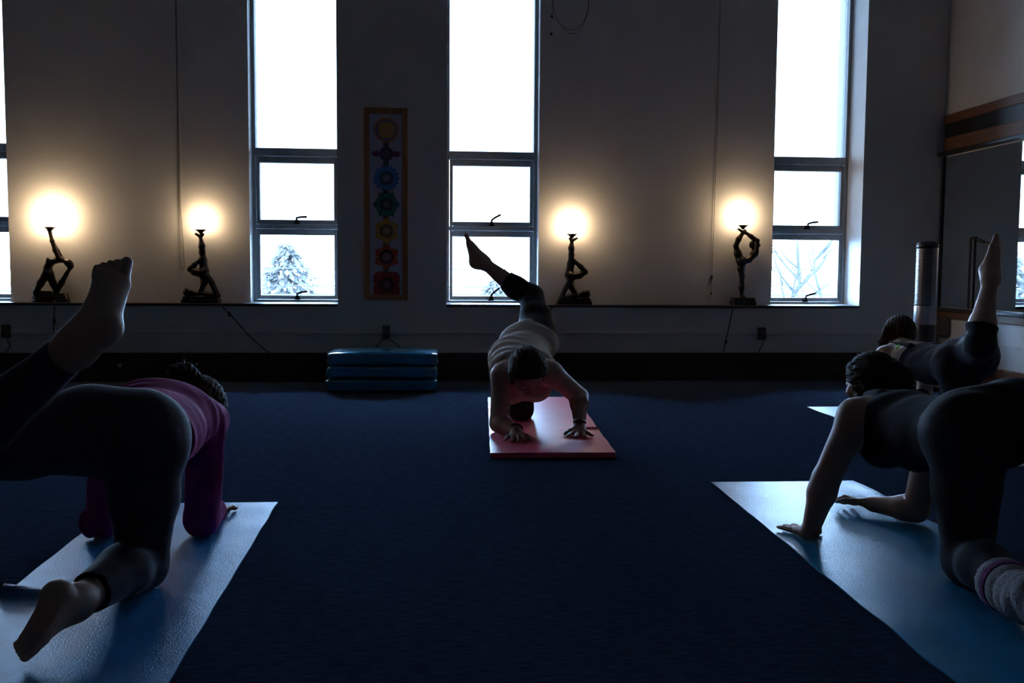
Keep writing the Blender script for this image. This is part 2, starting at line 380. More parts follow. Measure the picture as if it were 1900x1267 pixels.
def hair_cap(c, fw, up, sc=1.0, grow=0.016, front=0.050):
    H = Fig(); c = np.asarray(c, float); fw = nrm(fw); up = np.asarray(up, float); up = nrm(up - fw * up.dot(fw)); sd = np.cross(fw, up)
    H.ell(c + up * 0.024 * sc - fw * 0.010 * sc, ((0.073 + grow) * sc, (0.094 + grow) * sc, (0.086 + grow) * sc), sd, fw, 0.02,
          cut=[(c + fw * front * sc + up * 0.03 * sc, fw * 1.0 - up * 0.75), (c - up * 0.055 * sc, -up)])
    H.ell(c - fw * 0.045 * sc - up * 0.02 * sc, (0.068 * sc, 0.058 * sc, 0.075 * sc), sd, fw, 0.02)
    return H, c, fw, up, sd
def strands(ax, fr=420.0, amp=0.0018):
    amp *= .8
    ax = nrm(ax); a = nrm(np.cross(ax, V(0.3, 0.5, 0.8))); b = np.cross(ax, a)
    def w(P):
        u = P @ a; v = P @ b; t = P @ ax
        return amp * (np.sin(u * fr + 5 * np.sin(t * 21 + v * 30)) + np.sin(v * fr * 1.37 + 6 * np.sin(t * 17 + u * 37 + 1)) + .8 * np.sin((u + v) * fr * .43 + 4 * np.sin(t * 29)))
    return w
def folds(ax, fr=70.0, amp=0.0025, seed=0.0):
    ax = nrm(ax)
    def w(P):
        t = P @ ax; u = P @ nrm(np.cross(ax, V(0.2, 0.3, 0.93)))
        return amp * np.sin(t * fr + 2.2 * np.sin(u * 17 + seed) + seed) * (0.5 + 0.5 * np.sin(u * 9 + t * 6 + seed))
    return w

# ================================================================== THE ROOM
XR, YB = 4.27, 7.87            # right wall, front face of the back wall
XL, YR, ZC = -6.5, -4.0, 3.75
YP, YW = 8.04, 8.17            # face of the recessed panels, plane of the windows
LED = 0.618                    # height of the window ledge
ZT = 3.45                      # heads of the windows
bays = [(-4.06, -3.34), (-1.465, -0.747), (0.119, 0.883), (2.871, 3.575)]

fl = MB().box(XL - 0.2, XR + 0.2, YR - 0.2, 8.5, -0.12, -0.014).struct('floor', M_black)
SEAM = 3.655
MB().box(XL, XR, SEAM + 0.002, YB, -0.014, 0.0, 0.0015).put('carpet_sheet', M_carpet, fl)
MB().box(XL, XR, YR, SEAM - 0.002, -0.014, 0.0, 0.0015).put('carpet_sheet', M_carpet, fl)
MB().box(XL - 0.2, XR + 0.2, YR - 0.2, 8.5, ZC, ZC + 0.15).struct('ceiling', M_ceil)
wb = MB()
wb.box(XL, XR, YB, 8.45, 0, LED - 0.022)                                # wall under the ledge
wb.box(XL, bays[0][0], YB, 8.45, LED - 0.022, ZC); wb.box(bays[1][1], bays[2][0], YB, 8.45, LED - 0.022, ZC); wb.box(bays[3][1], XR, YB, 8.45, LED - 0.022, ZC)
wb.box(bays[0][0], bays[1][1], YB, 8.45, ZT, ZC); wb.box(bays[2][0], bays[3][1], YB, 8.45, ZT, ZC)
wbk = wb.struct('wall_back', M_wall)
for x0, x1 in ((bays[0][1], bays[1][0]), (bays[2][1], bays[3][0])):
    MB().box(x0, x1, YP, 8.45, LED, ZT).put('recessed_panel', M_wall, wbk)
for i, (x0, x1) in enumerate(((bays[0][0], bays[1][1]), (bays[2][0], bays[3][1]))):   # long ledges
    MB().box(x0 - 0.0, x1 + 0.0, YB - 0.012, 8.30, LED - 0.022, LED, 0.004).struct('trim_%d' % (i + 1), M_ledge)
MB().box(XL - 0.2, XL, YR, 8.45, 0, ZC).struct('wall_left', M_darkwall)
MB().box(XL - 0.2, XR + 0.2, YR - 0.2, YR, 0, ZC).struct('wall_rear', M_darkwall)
wr = MB(); wr.box(XR, XR + 0.2, YR, 8.45, 0, 0.60); wrl = wr.struct('wall_right', M_wallwhite)
MB().box(XR, XR + 0.2, YR, 8.45, 0.60, ZC).put('upper_wall', M_wall, wrl)
MB().box(XL, XR, YB - 0.022, YB, 0, 0.225, 0.006).struct('baseboard_back', M_darkwood)
MB().box(XR - 0.022, XR, YR, YB - 0.022, 0.018, 0.18, 0.005).struct('baseboard_right', M_oak)
MB().box(XR - 0.040, XR, YR, YB - 0.022, 0.0, 0.018, 0.004).struct('trim_3', M_white)
# surface raceways
MB().box(XL, XR - 0.0, YB - 0.016, YB, 0.378, 0.400, 0.004).struct('trim_4', M_wall)
MB().box(XR - 0.014, XR, 2.0, YB - 0.016, 0.352, 0.372, 0.004).struct('trim_5', M_wallwhite)
MB().box(-0.357, -0.345, YB - 0.010, YB, 0.40, ZC, 0.002).struct('trim_6', M_wall)
MB().sphere((-2.45, YB - 0.025, 0.125), 0.018, sy=0.35, u=14, v=8).put('round_cover', M_brass, bpy.data.objects['baseboard_back'], smooth=True)

# windows
def window(n, x0, x1, ang):
    w = bpy.data.objects.new('window_%d' % n, None); C.objects.link(w); w.location = ((x0 + x1) / 2, YW, LED); w['kind'] = 'structure'
    hw = (x1 - x0) / 2; t = YW
    Z = lambda z: z - LED
    f = MB(); f.box(-hw, -hw + 0.030, 0, 0.10, 0, ZT - LED); f.box(hw - 0.030, hw, 0, 0.10, 0, ZT - LED)
    f.box(-hw + 0.03, hw - 0.03, 0, 0.10, 0.0, 0.022); f.box(-hw + 0.03, hw - 0.03, 0, 0.10, ZT - LED - 0.03, ZT - LED)
    f.put('frame', M_alu, w)
    MB().box(-hw + 0.03, hw - 0.03, -0.010, 0.10, Z(1.815), Z(1.880), 0.004).put('transom', M_alu, w)
    MB().box(-hw + 0.03, hw - 0.03, -0.004, 0.10, Z(1.225), Z(1.262), 0.004).put('transom', M_alu, w)
    MB().box(-hw + 0.03, hw - 0.03, 0.045, 0.051, Z(1.880), ZT - LED - 0.03).put('pane', M_film, w)
    for (za, zb, a) in ((1.262, 1.815, ang), (0.640, 1.225, ang + 8)):
        s = MB(); b_ = 0.026
        X0, X1, z0, z1 = -hw + 0.032, hw - 0.032, Z(za) + 0.002, Z(zb) - 0.002
        s.box(X0, X0 + b_, 0.012, 0.07, z0, z1, 0.003); s.box(X1 - b_, X1, 0.012, 0.07, z0, z1, 0.003)
        s.box(X0 + b_, X1 - b_, 0.012, 0.07, z0, z0 + 0.034, 0.003); s.box(X0 + b_, X1 - b_, 0.012, 0.07, z1 - 0.05, z1, 0.003)
        so = s.put('sash', M_alu, w)
        MB().box(X0 + b_, X1 - b_, 0.038, 0.044, z0 + 0.034, z1 - 0.05).put('pane', M_glass if za < 1 else M_film, so)
        h = MB(); zc = z0 + 0.012
        h.prism([(-0.022, zc - 0.012), (0.022, zc - 0.012), (0.012, zc + 0.022), (-0.012, zc + 0.022)], -0.018, 0.012)
        a_ = math.radians(a)
        h.tube([(0, -0.015, zc + 0.015), (0, -0.028, zc + 0.035), (0.03 * math.cos(a_), -0.032, zc + 0.042 + 0.03 * math.sin(a_)), (0.085 * math.cos(a_), -0.034, zc + 0.042 + 0.085 * math.sin(a_))], 0.0085, 8)
        h.put('crank_handle', M_handle, so)
    # white painted reveals
    j = MB(); k = 0.008
    j.box(-hw, -hw + 0.001, -0.13 if n != 3 else -0.30, 0, 0, ZT - LED); j.box(hw - 0.001, hw, -0.13 if n not in (2, 4) else -0.30, 0, 0, ZT - LED)
    j.put('reveal', M_jamb, w)
    MB().box(-hw, hw, -0.17, 0.0, 0.0, 0.003).put('sill_board', M_jamb, w)
for i, ((x0, x1), a) in enumerate(zip(bays, (5, 2, 28, 6))): window(i + 1, x0, x1, a)

# mirror and boards on the right wall
mir = thing('wall_mirror', 'large wall mirror between the dark rail and the oak boards, reflecting a window', 'mirror', (XR, 5.4, 0.62))
MB().box(-0.008, -0.002, -3.4, 2.44, 0.0, 1.235).put('mirror_pane', M_mirror, mir)
for y_ in (2.44, -3.42): MB().box(-0.016, -0.001, y_, y_ + .022, -0.005, 1.245).put('side_strip', M_black, mir)
MB().box(XR - 0.075, XR, 1.9, YB - 0.012, 1.866, 1.892, 0.004).struct('trim_7', M_black)
MB().box(XR - 0.020, XR, 1.9, YB - 0.012, 1.892, 2.010, 0.003).struct('trim_8', M_oak)
MB().box(XR - 0.014, XR, 1.9, YB - 0.012, 2.010, 2.128, 0.001).struct('trim_9', M_black)
MB().box(XR - 0.022, XR, 1.9, YB - 0.012, 2.128, 2.200, 0.003).struct('trim_10', M_oak)
MB().box(XR - 0.060, XR, 1.9, YB - 0.012, 0.586, 0.612, 0.004).struct('trim_11', M_ledge)
MB().box(XR - 0.028, XR, 1.9, YB - 0.012, 0.525, 0.586, 0.003).struct('trim_12', M_oak)

# strap on two pins
st = thing('hanging_strap', 'black strap hung over two brass pins on the mirror', 'strap', (XR - 0.012, 7.37, 1.181))
for (y, z) in ((0, 0), (-0.22, -0.052)):
    MB().tube([(0.012, y, z), (-0.022, y, z)], 0.007, 10).put('pin', M_brass, st)
MB().tube([(-0.014, 0, 0), (-0.018, -0.07, -0.022), (-0.018, -0.15, -0.042), (-0.014, -0.22, -0.052)], 0.005, 8, 6).put('cord', M_cord, st)
MB().box(-0.018, -0.012, -0.012, 0.014, -0.565, 0.004, 0.001).put('band', M_cord, st)

# wooden box under the mirror rail
bx = thing('wooden_box', 'small light brown wooden box under the mirror rail in the corner', 'box', (4.20, 7.76, 0.392))
MB().box(-0.068, 0.068, -0.085, 0.085, 0, 0.012).put('bottom_board', M_boxwood, bx)
for a in ((-0.068, -0.056, -0.085, 0.085), (0.056, 0.068, -0.085, 0.085), (-0.056, 0.056, -0.085, -0.073), (-0.056, 0.056, 0.073, 0.085)):
    MB().box(*a, 0.012, 0.150, 0.002).put('side_board', M_boxwood, bx)

# ================================================================== OUTSIDE
MB().box(-60, 60, 8.9, 120, -1.7, -1.5).struct('ground', M_snow)
def bare_tree(x, y, h, r, label, seed):
    rnd = random.Random(seed)
    t = thing('bare_tree', label, 'tree', (x, y, -1.5), 0, 'bare trees outside the right window')
    tr = MB(); pts = [(0, 0, 0)]
    for i in range(1, 9): pts.append((rnd.uniform(-.06, .06) * i * .4, rnd.uniform(-.05, .05) * i * .4, h * i / 8))
    tr.tube(pts, r, 9, 2, r * 0.3); tr.put('trunk', M_bark, t, smooth=True)
    for i in range(13):
        z = h * rnd.uniform(0.35, 0.90); a = rnd.uniform(0, 6.28); L = min(rnd.uniform(0.6, 1.4), (1.02 - z / h) * 2.6 + .12)
        k = min(7, int(z / h * 8)); p0 = Vector(pts[k]).lerp(Vector(pts[k + 1]), z / h * 8 - k) if k < 8 else Vector(pts[8])
        d = Vector((math.cos(a), math.sin(a) * .5, rnd.uniform(0.45, 1.0))).normalized()
        p1 = p0 + d * L * .5 + Vector((0, 0, .02)); p2 = p1 + (d + Vector((rnd.uniform(-.3, .3), 0, .3))).normalized() * L * .5
        bm = MB(); bm.tube([p0, p1, p2], r * 0.30, 6, 3, 0.008)
        for q in range(4):
            s_ = p0.lerp(p2, rnd.uniform(.3, .95)); dd = (d + Vector((rnd.uniform(-.9, .9), rnd.uniform(-.5, .5), rnd.uniform(-.1, .8)))).normalized()
            bm.tube([s_, s_ + dd * L * .2, s_ + dd * L * .42 + Vector((0, 0, .05))], r * .1, 5, 2, 0.004)
        bm.put('branch', M_bark, t, smooth=True)
bare_tree(6.14, 16.2, 2.9, 0.080, 'thicker bare tree seen at the left of the right window', 3)
bare_tree(7.19, 17.4, 2.95, 0.066, 'thinner bare tree seen at the right of the right window', 11)
def conifer(x, y, z0, h, rad, label, seed):
    rnd = random.Random(seed); t = thing('conifer', label, 'tree', (x, y, z0), 0, 'conifers outside the windows')
    MB().tube([(0, 0, 0), (0.03, 0, h * .5), (0, 0, h * .97)], 0.11, 8, 3, 0.02).put('trunk', M_bark, t)
    bm = bmesh.new()
    for i in range(900):
        u = rnd.random(); z = h * (0.30 + 0.70 * u); R = rad * math.sqrt(max(.02, 1 - (2 * u - .9) ** 2)) * rnd.uniform(.2, 1.0); a = rnd.uniform(0, 6.28)
        p = Vector((math.cos(a) * R, math.sin(a) * R, z - R * .25)); d = Vector((math.cos(a), math.sin(a), -.3)).normalized()
        s_ = d.cross(Vector((0, 0, 1))).normalized() * 0.05; L = rnd.uniform(.10, .22)
        vs_ = [bm.verts.new(p - s_), bm.verts.new(p + s_), bm.verts.new(p + d * L), bm.verts.new(p + Vector((0, 0, .07)))]
        for f_ in ((0, 1, 2), (0, 2, 3), (1, 3, 2), (0, 3, 1)): bm.faces.new([vs_[k] for k in f_])
    me = bpy.data.meshes.new('needles'); bm.to_mesh(me); bm.free()
    tag(put('needles', me, M_needle, t), kind='stuff')
conifer(-2.62, 18.0, -1.5, 2.85, 0.55, 'snowy evergreen seen low through the window left of the chakra poster', 5)
conifer(1.40, 21.0, -1.5, 2.2, 0.5, 'small evergreen seen low behind the raised leg', 9)
pl = thing('power_line', 'thin power lines crossing the snowy view outside', 'wires', (0, 14.5, 0))
for z, s_ in ((0.98, 0.02), (0.72, 0.035), (0.60, -0.01)):
    MB().tube([(-12, 0, z - 12 * s_ * .3), (-4, 0, z - .08), (4, 0, z - .06), (14, 0, z + 14 * s_ * .3)], 0.010, 5, 8).put('wire', M_bark, pl)

# ================================================================== LAMPS
def lampset(name, label, xc, fig, dish, base, lamp_strength, cord, ref_y=7.945):
    t = thing('figure_lamp', label, 'lamp', (xc, ref_y, LED), 0, 'bronze figure lamps on the window ledge')
    bw, bd, bh, kind = base
    if kind == 'oval': MB().lathe([(1.0, 0), (1.0, .010), (.965, bh * .4), (.97, bh * .45), (.90, bh * .8), (.86, bh), (0, bh)], 40, (0, 0, 0), bw, bd).put('pedestal', M_bronze, t)
    else:
        p = MB(); p.box(-bw, bw, -bd, bd, 0, bh * .55, .004); p.box(-bw * .93, bw * .93, -bd * .9, bd * .9, bh * .55, bh, .004); p.put('pedestal', M_bronze, t)
    F = Fig(); fig(F); put('figure', F.mesh('figure', 0.0032, 0.0042), M_bronze, t)
    dx, dz = dish
    MB().lathe([(.006, -.030), (.012, -.026), (.016, -.018), (.030, -.006), (.041, .002), (.042, .007), (.036, .008), (.026, .001), (0, -.001)], 28, (dx, 0, dz)).put('dish', M_bronze, t, smooth=True)
    R = 0.082
    MB().sphere((dx, 0, dz + 0.006 + R * .93), R, sz=.96, u=36, v=20).put('globe_shade', globe_mat('lit_globe_' + name, lamp_strength), t, smooth=True)
    if cord:
        pts, sw = cord
        cd = MB().tube(pts, 0.0042, 6, 6).put('power_cord', M_cord, t)
        if sw: MB().sphere(sw, 0.011, sz=2.0, u=10, v=8).put('inline_switch', M_cord, cd, smooth=True)
S = 0.001028
def g1(F):      # kneeling back-bend, arms raised, foot drawn up to the head
    q = lambda x, y, d=0: V((x - 405) * S, d, (958 - y) * S)
    F.chain([q(300, 885, -.02), q(338, 812, -.02), q(385, 735, -.012)], [.017, .022, .030], .02)
    F.cone(q(300, 888, -.02), q(420, 886, -.03), .017, .011, .01)
    F.chain([q(395, 740, .015), q(415, 810, .02), q(437, 872, .02)], [.028, .021, .016], .02)
    F.chain([q(440, 876, .02), q(480, 810, .015), q(520, 742, .01), q(548, 700, .005)], [.015, .018, .012, .010], .01)
    F.flat(q(388, 730), q(388, 690), (0, 1, 0), .036, .028, .030, .021, .02)
    F.flat(q(388, 690), q(410, 645), (0, 1, 0), .030, .021, .036, .025, .02)
    F.flat(q(410, 645), q(485, 632), (0, 1, 0), .036, .024, .036, .018, .02)
    for g in (-.018, .018): F.ell(q(404, 628, g), (.013, .013, .013), k=.012)
    F.cone(q(485, 632), q(525, 645), .014, .013, .012)
    F.ell(q(540, 655), (.027, .022, .026), k=.008); F.ell(q(555, 675), (.022, .024, .03), k=.01)
    for g in (-.012, .012):
        F.chain([q(480, 620, g * 2.2), q(452, 560, g * 1.6), q(425 - g * 400, 490, g), q(412, 425, g * .5)], [.015, .0125, .011, .008], .012)
        F.cone(q(412, 425, g * .5), q(404 + g * 500, 398, g), .007, .004, .005)
def g2(F):      # shoulder stand, head at the left
    q = lambda x, y, d=0: V((x - 1612) * S, d, (962 - y) * S)
    F.flat(q(1600, 880), q(1635, 800), (0, 1, 0), .040, .022, .030, .022, .02)
    F.flat(q(1635, 800), q(1636, 720), (0, 1, 0), .030, .022, .036, .032, .02)
    F.cone(q(1600, 888), q(1555, 895), .014, .013, .012); F.ell(q(1522, 888), (.030, .024, .027), k=.01); F.ell(q(1500, 880), (.024, .027, .030), k=.01)
    F.chain([q(1632, 705, .012), q(1625, 630, .01), q(1622, 565, .005), q(1622, 520), q(1612, 450)], [.031, .025, .017, .019, .009], .02)
    F.cone(q(1612, 448), q(1578, 428), .010, .006, .008); F.cone(q(1612, 448), q(1630, 432), .010, .008, .008)
    F.chain([q(1615, 735, -.018), q(1570, 722, -.022), q(1532, 703, -.02)], [.028, .022, .016], .02)
    F.chain([q(1532, 700, -.02), q(1565, 668, -.016), q(1606, 632, -.012)], [.016, .016, .009], .012)
    for g in (-.034, .034):
        F.chain([q(1605, 885, g), q(1735, 908, g * 1.1)], [.014, .012], .01); F.chain([q(1735, 908, g * 1.1), q(1690, 800, g), q(1658, 745, g * .8)], [.012, .011, .010], .01)
def g3(F):      # shoulder stand, head at the right
    q = lambda x, y, d=0: V((x - 282) * S, d, (878 - y) * S)
    F.flat(q(300, 800), q(258, 730), (0, 1, 0), .040, .022, .030, .022, .02)
    F.flat(q(258, 730), q(243, 650), (0, 1, 0), .030, .021, .036, .032, .02)
    F.cone(q(300, 806), q(335, 808), .014, .013, .012); F.ell(q(362, 800), (.030, .024, .027), k=.01); F.ell(q(388, 795), (.024, .028, .030), k=.01)
    F.chain([q(243, 635, .012), q(255, 555, .008), q(258, 480), q(256, 430), q(260, 372)], [.031, .024, .017, .018, .009], .02)
    F.cone(q(260, 370), q(300, 349), .010, .005, .008); F.cone(q(260, 370), q(246, 352), .010, .008, .008)
    F.chain([q(255, 655, -.018), q(320, 645, -.022), q(368, 620, -.02)], [.028, .022, .016], .02)
    F.chain([q(370, 616, -.02), q(330, 575, -.016), q(275, 525, -.012)], [.016, .016, .009], .012); F.cone(q(275, 525, -.012), q(252, 490, -.008), .009, .006, .008)
    for g in (-.034, .034):
        F.chain([q(295, 806, g), q(180, 832, g * 1.1)], [.014, .012], .01); F.chain([q(180, 832, g * 1.1), q(210, 755, g), q(240, 690, g * .8)], [.012, .011, .010], .01)
def g4(F):      # standing dancer holding the raised foot overhead
    q = lambda x, y, d=0: V((x - 1648) * S, d, (884 - y) * S)
    F.chain([q(1640, 815), q(1636, 740), q(1637, 650), q(1628, 590), q(1632, 530)], [.012, .019, .017, .024, .033], .02)
    F.cone(q(1632, 822, -.01), q(1660, 822, -.03), .012, .009, .01)
    F.flat(q(1635, 530), q(1690, 515), (0, 1, 0), .034, .028, .028, .021, .02)
    F.flat(q(1690, 515), q(1738, 470), (0, 1, 0), .028, .021, .036, .025, .02)
    F.cone(q(1738, 465), q(1728, 430), .022, .013, .014)
    for g in (-.016, .016): F.ell(q(1718, 462, g), (.012, .012, .012), k=.012)
    F.ell(q(1716, 393), (.024, .021, .029), k=.01); F.ell(q(1762, 398), (.018, .016, .016), k=.012); F.ell(q(1735, 390), (.024, .023, .026), k=.01)
    F.chain([q(1622, 525, .012), q(1600, 465, .012), q(1582, 405, .01)], [.030, .024, .016], .02)
    F.chain([q(1582, 402, .01), q(1602, 350, .006), q(1637, 296)], [.016, .018, .010], .012)
    F.cone(q(1637, 293), q(1597, 268), .010, .005, .008); F.cone(q(1637, 293), q(1650, 280), .010, .008, .008)
    for g in (-.030, .030): F.chain([q(1742, 455, g), q(1748, 362, g * .9), q(1700, 325, g * .5), q(1655, 296, g * .2)], [.015, .0125, .0105, .008], .012)
lampset('a', 'bronze kneeling back-bend figure lamp with the brightest globe, beside the leftmost window', -2.996, g1, (0.007, .585), (.147, .070, .072, 'oval'), LAMP * 2.0,
        ([(0.05, .02, .02), (.055, -.075, .012), (.06, -.095, -.05), (.05, -.09, -.14), (.045, -.09, -.232)], (.052, -.09, -.145)))
lampset('b', 'bronze shoulder-stand figure lamp, head at left, one knee bent left', -1.834, g2, (0.003, .578), (.145, .066, .052, 'box'), LAMP * .72,
        ([(.12, .03, .01), (.16, -.075, .008), (.20, -.095, -.045), (.27, -.09, -.12), (.38, -.09, -.25), (.50, -.09, -.36), (.54, -.10, -.39)], (.235, -.09, -.085)))
lampset('c', 'bronze shoulder-stand figure lamp, head at right, one knee bent right', 1.172, g3, (-.022, .572), (.142, .066, .052, 'box'), LAMP,
        ([(-.10, .03, .01), (-.16, -.075, .008), (-.20, -.095, -.04), (-.25, -.09, -.13), (-.28, -.09, -.232)], (-.215, -.09, -.06)))
lampset('d', 'tall bronze standing dancer figure lamp, raised foot held overhead', 2.600, g4, (-.014, .660), (.095, .066, .062, 'box'), LAMP,
        ([(-.05, .03, .01), (-.10, -.075, .008), (-.12, -.095, -.05), (-.14, -.09, -.17), (-.17, -.09, -.32), (-.185, -.10, -.385)], (-.165, -.09, -.30)))

# ================================================================== POSTER
po = thing('chakra_poster', 'tall wood-framed poster of seven coloured flower emblems hung on the wall pier', 'poster', (-0.3625, YB - 0.012, 0.649))
PW, PH = 0.1735, 1.521
for a in ((-PW, -PW + .045, 0, PH), (PW - .045, PW, 0, PH), (-PW + .045, PW - .045, 0, .045), (-PW + .045, PW - .045, PH - .045, PH)):
    MB().box(a[0], a[1], -.020, .008, a[2], a[3], .003).put('frame_bar', M_posterwood, po)
cv = MB().box(-PW + .045, PW - .045, -.008, .008, .045, PH - .045).put('canvas', M_canvas, po)
for sx in (-1, 1):
    MB().sphere((sx * (PW - .008), -.022, PH - .125), .005, u=10, v=6).put('screw', M_black, po)
    MB().tube([(sx * .03, -.0095, .12)] + [(sx * (.02 + .042 * abs(math.sin(i * .9))), -.0095, .12 + i * .085) for i in range(1, 14)], .0022, 5, 4).put('painted_line', mat('rose_paint', (.45, .35, .38), .8), po)
MB().box(-.022, .022, -.010, -.0075, .10, 1.36).put('painted_spine', mat('spine_paint', (.12, .09, .09), .8), po)
PM = lambda n, c: mat('paint_' + n, c, 0.7, 0.1, 30)
def petals(mb, n, r0, r1, w, y0, y1, ph=0.0, point=1.0):
    for i in range(n):
        a = ph + 2 * math.pi * i / n; ca, sa = math.cos(a), math.sin(a); pl_ = []
        for u, v in ((r0, -.35), (r0 + (r1 - r0) * .35, -1), (r0 + (r1 - r0) * .7, -.8), (r1, -.12 * (2 - point)), (r1, .12 * (2 - point)), (r0 + (r1 - r0) * .7, .8), (r0 + (r1 - r0) * .35, 1), (r0, .35)):
            pl_.append((ca * u - sa * v * w, sa * u + ca * v * w))
        mb.prism(pl_, y0, y1)
def disc(mb, r, y0, y1, n=32): mb.prism([(r * math.cos(2 * math.pi * k / n), r * math.sin(2 * math.pi * k / n)) for k in range(n)], y0, y1)
k = 0.00131
def chakra(cy, spec, label):
    z = PH - (cy - 33) * k
    e = bpy.data.objects.new('flower_emblem', None); C.objects.link(e); e.parent = po; e.location = (.004, -.008, z); e['label'] = label
    for i, (nm, fn, m_) in enumerate(spec):
        mb = MB(); fn(mb, -.0015 - .0012 * (i + 1), -.0002); mb.put(nm, m_, e)
chakra(165, [('petal_ring', lambda b, a, c: petals(b, 24, 55 * k, 80 * k, 9 * k, a, c), PM('orange', (.55, .20, .05))), ('petal_ring', lambda b, a, c: petals(b, 24, 45 * k, 66 * k, 7 * k, a, c, .13), PM('blue', (.06, .12, .35))),
             ('petal_ring', lambda b, a, c: petals(b, 20, 36 * k, 55 * k, 7 * k, a, c), PM('gold', (.60, .35, .06))), ('center_disc', lambda b, a, c: disc(b, 44 * k, a, c), PM('amber', (.55, .30, .08)))], 'orange and blue many-petalled emblem at the top')
chakra(308, [('petal', lambda b, a, c: petals(b, 1, 35 * k, 90 * k, 20 * k, a, c), PM('violet', (.20, .03, .13))), ('petal', lambda b, a, c: petals(b, 1, 35 * k, 90 * k, 20 * k, a + .0012, c, math.pi), PM('violet', (.20, .03, .13))), ('center_disc', lambda b, a, c: disc(b, 43 * k, a, c), PM('indigo', (.07, .03, .09))), ('core', lambda b, a, c: disc(b, 24 * k, a, c), PM('plum', (.14, .07, .14)))], 'dark violet two-petalled emblem')
chakra(453, [('petal_ring', lambda b, a, c: petals(b, 16, 40 * k, 80 * k, 15 * k, a, c), PM('sky', (.05, .22, .62))), ('ring', lambda b, a, c: disc(b, 66 * k, a, c), PM('azure', (.06, .26, .60))), ('center_disc', lambda b, a, c: disc(b, 44 * k, a, c), PM('slate', (.06, .10, .17))), ('core', lambda b, a, c: disc(b, 22 * k, a, c), PM('grey', (.22, .25, .30)))], 'bright blue sixteen-petalled emblem')
chakra(612, [('petal_ring', lambda b, a, c: petals(b, 6, 30 * k, 82 * k, 26 * k, a, c), PM('teal', (.02, .20, .20))), ('petal_ring', lambda b, a, c: petals(b, 6, 30 * k, 70 * k, 20 * k, a, c, .52), PM('green', (.03, .26, .20))), ('center_disc', lambda b, a, c: disc(b, 40 * k, a, c), PM('forest', (.03, .09, .09))), ('core', lambda b, a, c: disc(b, 20 * k, a, c), PM('sage', (.15, .20, .18)))], 'dark green star emblem')
chakra(772, [('petal_ring', lambda b, a, c: petals(b, 6, 30 * k, 78 * k, 30 * k, a, c, .52), PM('yellow', (.62, .34, .05))), ('center_disc', lambda b, a, c: disc(b, 42 * k, a, c), PM('ochre', (.20, .12, .06))), ('core', lambda b, a, c: disc(b, 24 * k, a, c), PM('sand', (.35, .26, .14)))], 'yellow six-petalled emblem')
chakra(930, [('petal_ring', lambda b, a, c: petals(b, 6, 30 * k, 78 * k, 30 * k, a, c, .52), PM('vermilion', (.58, .09, .03))), ('center_disc', lambda b, a, c: disc(b, 45 * k, a, c), PM('maroon', (.12, .04, .05))), ('core', lambda b, a, c: disc(b, 26 * k, a, c), PM('rose', (.33, .16, .16)))], 'orange-red six-petalled emblem')
chakra(1100, [('square_petals', lambda b, a, c: petals(b, 4, 20 * k, 98 * k, 52 * k, a, c, math.pi / 4, 0.2), PM('red', (.40, .03, .03))), ('ring', lambda b, a, c: disc(b, 60 * k, a, c), PM('crimson', (.30, .03, .03))), ('center_disc', lambda b, a, c: disc(b, 46 * k, a, c), PM('oxblood', (.10, .02, .03))), ('core', lambda b, a, c: disc(b, 22 * k, a, c), PM('brick', (.25, .12, .12)))], 'deep red four-petalled square emblem at the bottom')

# ================================================================== OUTLETS, BLIND CORDS
def outlet(x, z, label, cords):
    t = thing('outlet_box', label, 'outlet', (x, YB, z), 0, 'outlet boxes along the wall')
    MB().box(-.030, .030, -.048, 0, -.052, .052, .005).put('box', M_black, t)
    MB().box(-.024, .024, -.053, -.048, -.044, .044, .002).put('cover_plate', M_fanDark, t)
    for pts in cords:
        c = MB().tube(pts, .004, 6, 5).put('cord', M_cord, t)
        MB().box(pts[0][0] - .012, pts[0][0] + .012, -.078, -.053, pts[0][2] - .012, pts[0][2] + .012, .004).put('plug', M_cord, c)
outlet(-3.305, .395, 'black outlet box on the wall under the leftmost window', [[(.012, -.066, -.02), (.02, -.05, -.07), (.03, -.035, -.12), (-.01, -.03, -.16)]])
outlet(-0.362, .392, 'black outlet box on the wall above the teal folded mats', [[(-.012, -.066, -.022), (-.03, -.045, -.06), (-.075, -.035, -.115), (-.08, -.035, -.155)], [(.012, -.066, -.022), (.035, -.045, -.06), (.10, -.035, -.11), (.105, -.035, -.155)]])
outlet(2.735, .385, 'black outlet box on the wall near the rightmost window', [[(0, -.066, -.02), (.006, -.05, -.07), (-.012, -.035, -.12), (-.03, -.035, -.17)]])
def blind(label, x, y, loops, parts=()):
    t = thing('blind_cord', label, 'cord', (x, y, 0), 0, 'blind cords on the window wall')
    for pts in loops: MB().tube(pts, .0022, 5, 6).put('cord', M_cordbrown, t)
    for (pts, r, m_) in parts: MB().tube(pts, r, 8).put('tassel', m_, t)
blind('long blind cord hanging on the wall between the two left lamps', -2.02, YP, [[(0, -.006, ZT), (0.002, -.006, 2.2), (.004, -.008, 1.3), (.010, -.010, .94), (.028, -.010, .88), (.036, -.010, .95), (.022, -.008, 1.25), (.010, -.006, 1.6), (.008, -.006, ZT)]])
blind('long blind cord with a small tassel left of the dancer lamp', 2.375, YP, [[(0, -.006, ZT), (0, -.006, 2.2), (-.012, -.008, 1.3), (-.020, -.008, .84)], [(-.020, -.008, .84), (-.022, -.008, .70)]], [([(-.020, -.008, .865), (-.020, -.008, .83)], .008, M_cord), ([(-.022, -.008, .72), (-.022, -.008, .70)], .006, M_cord)])
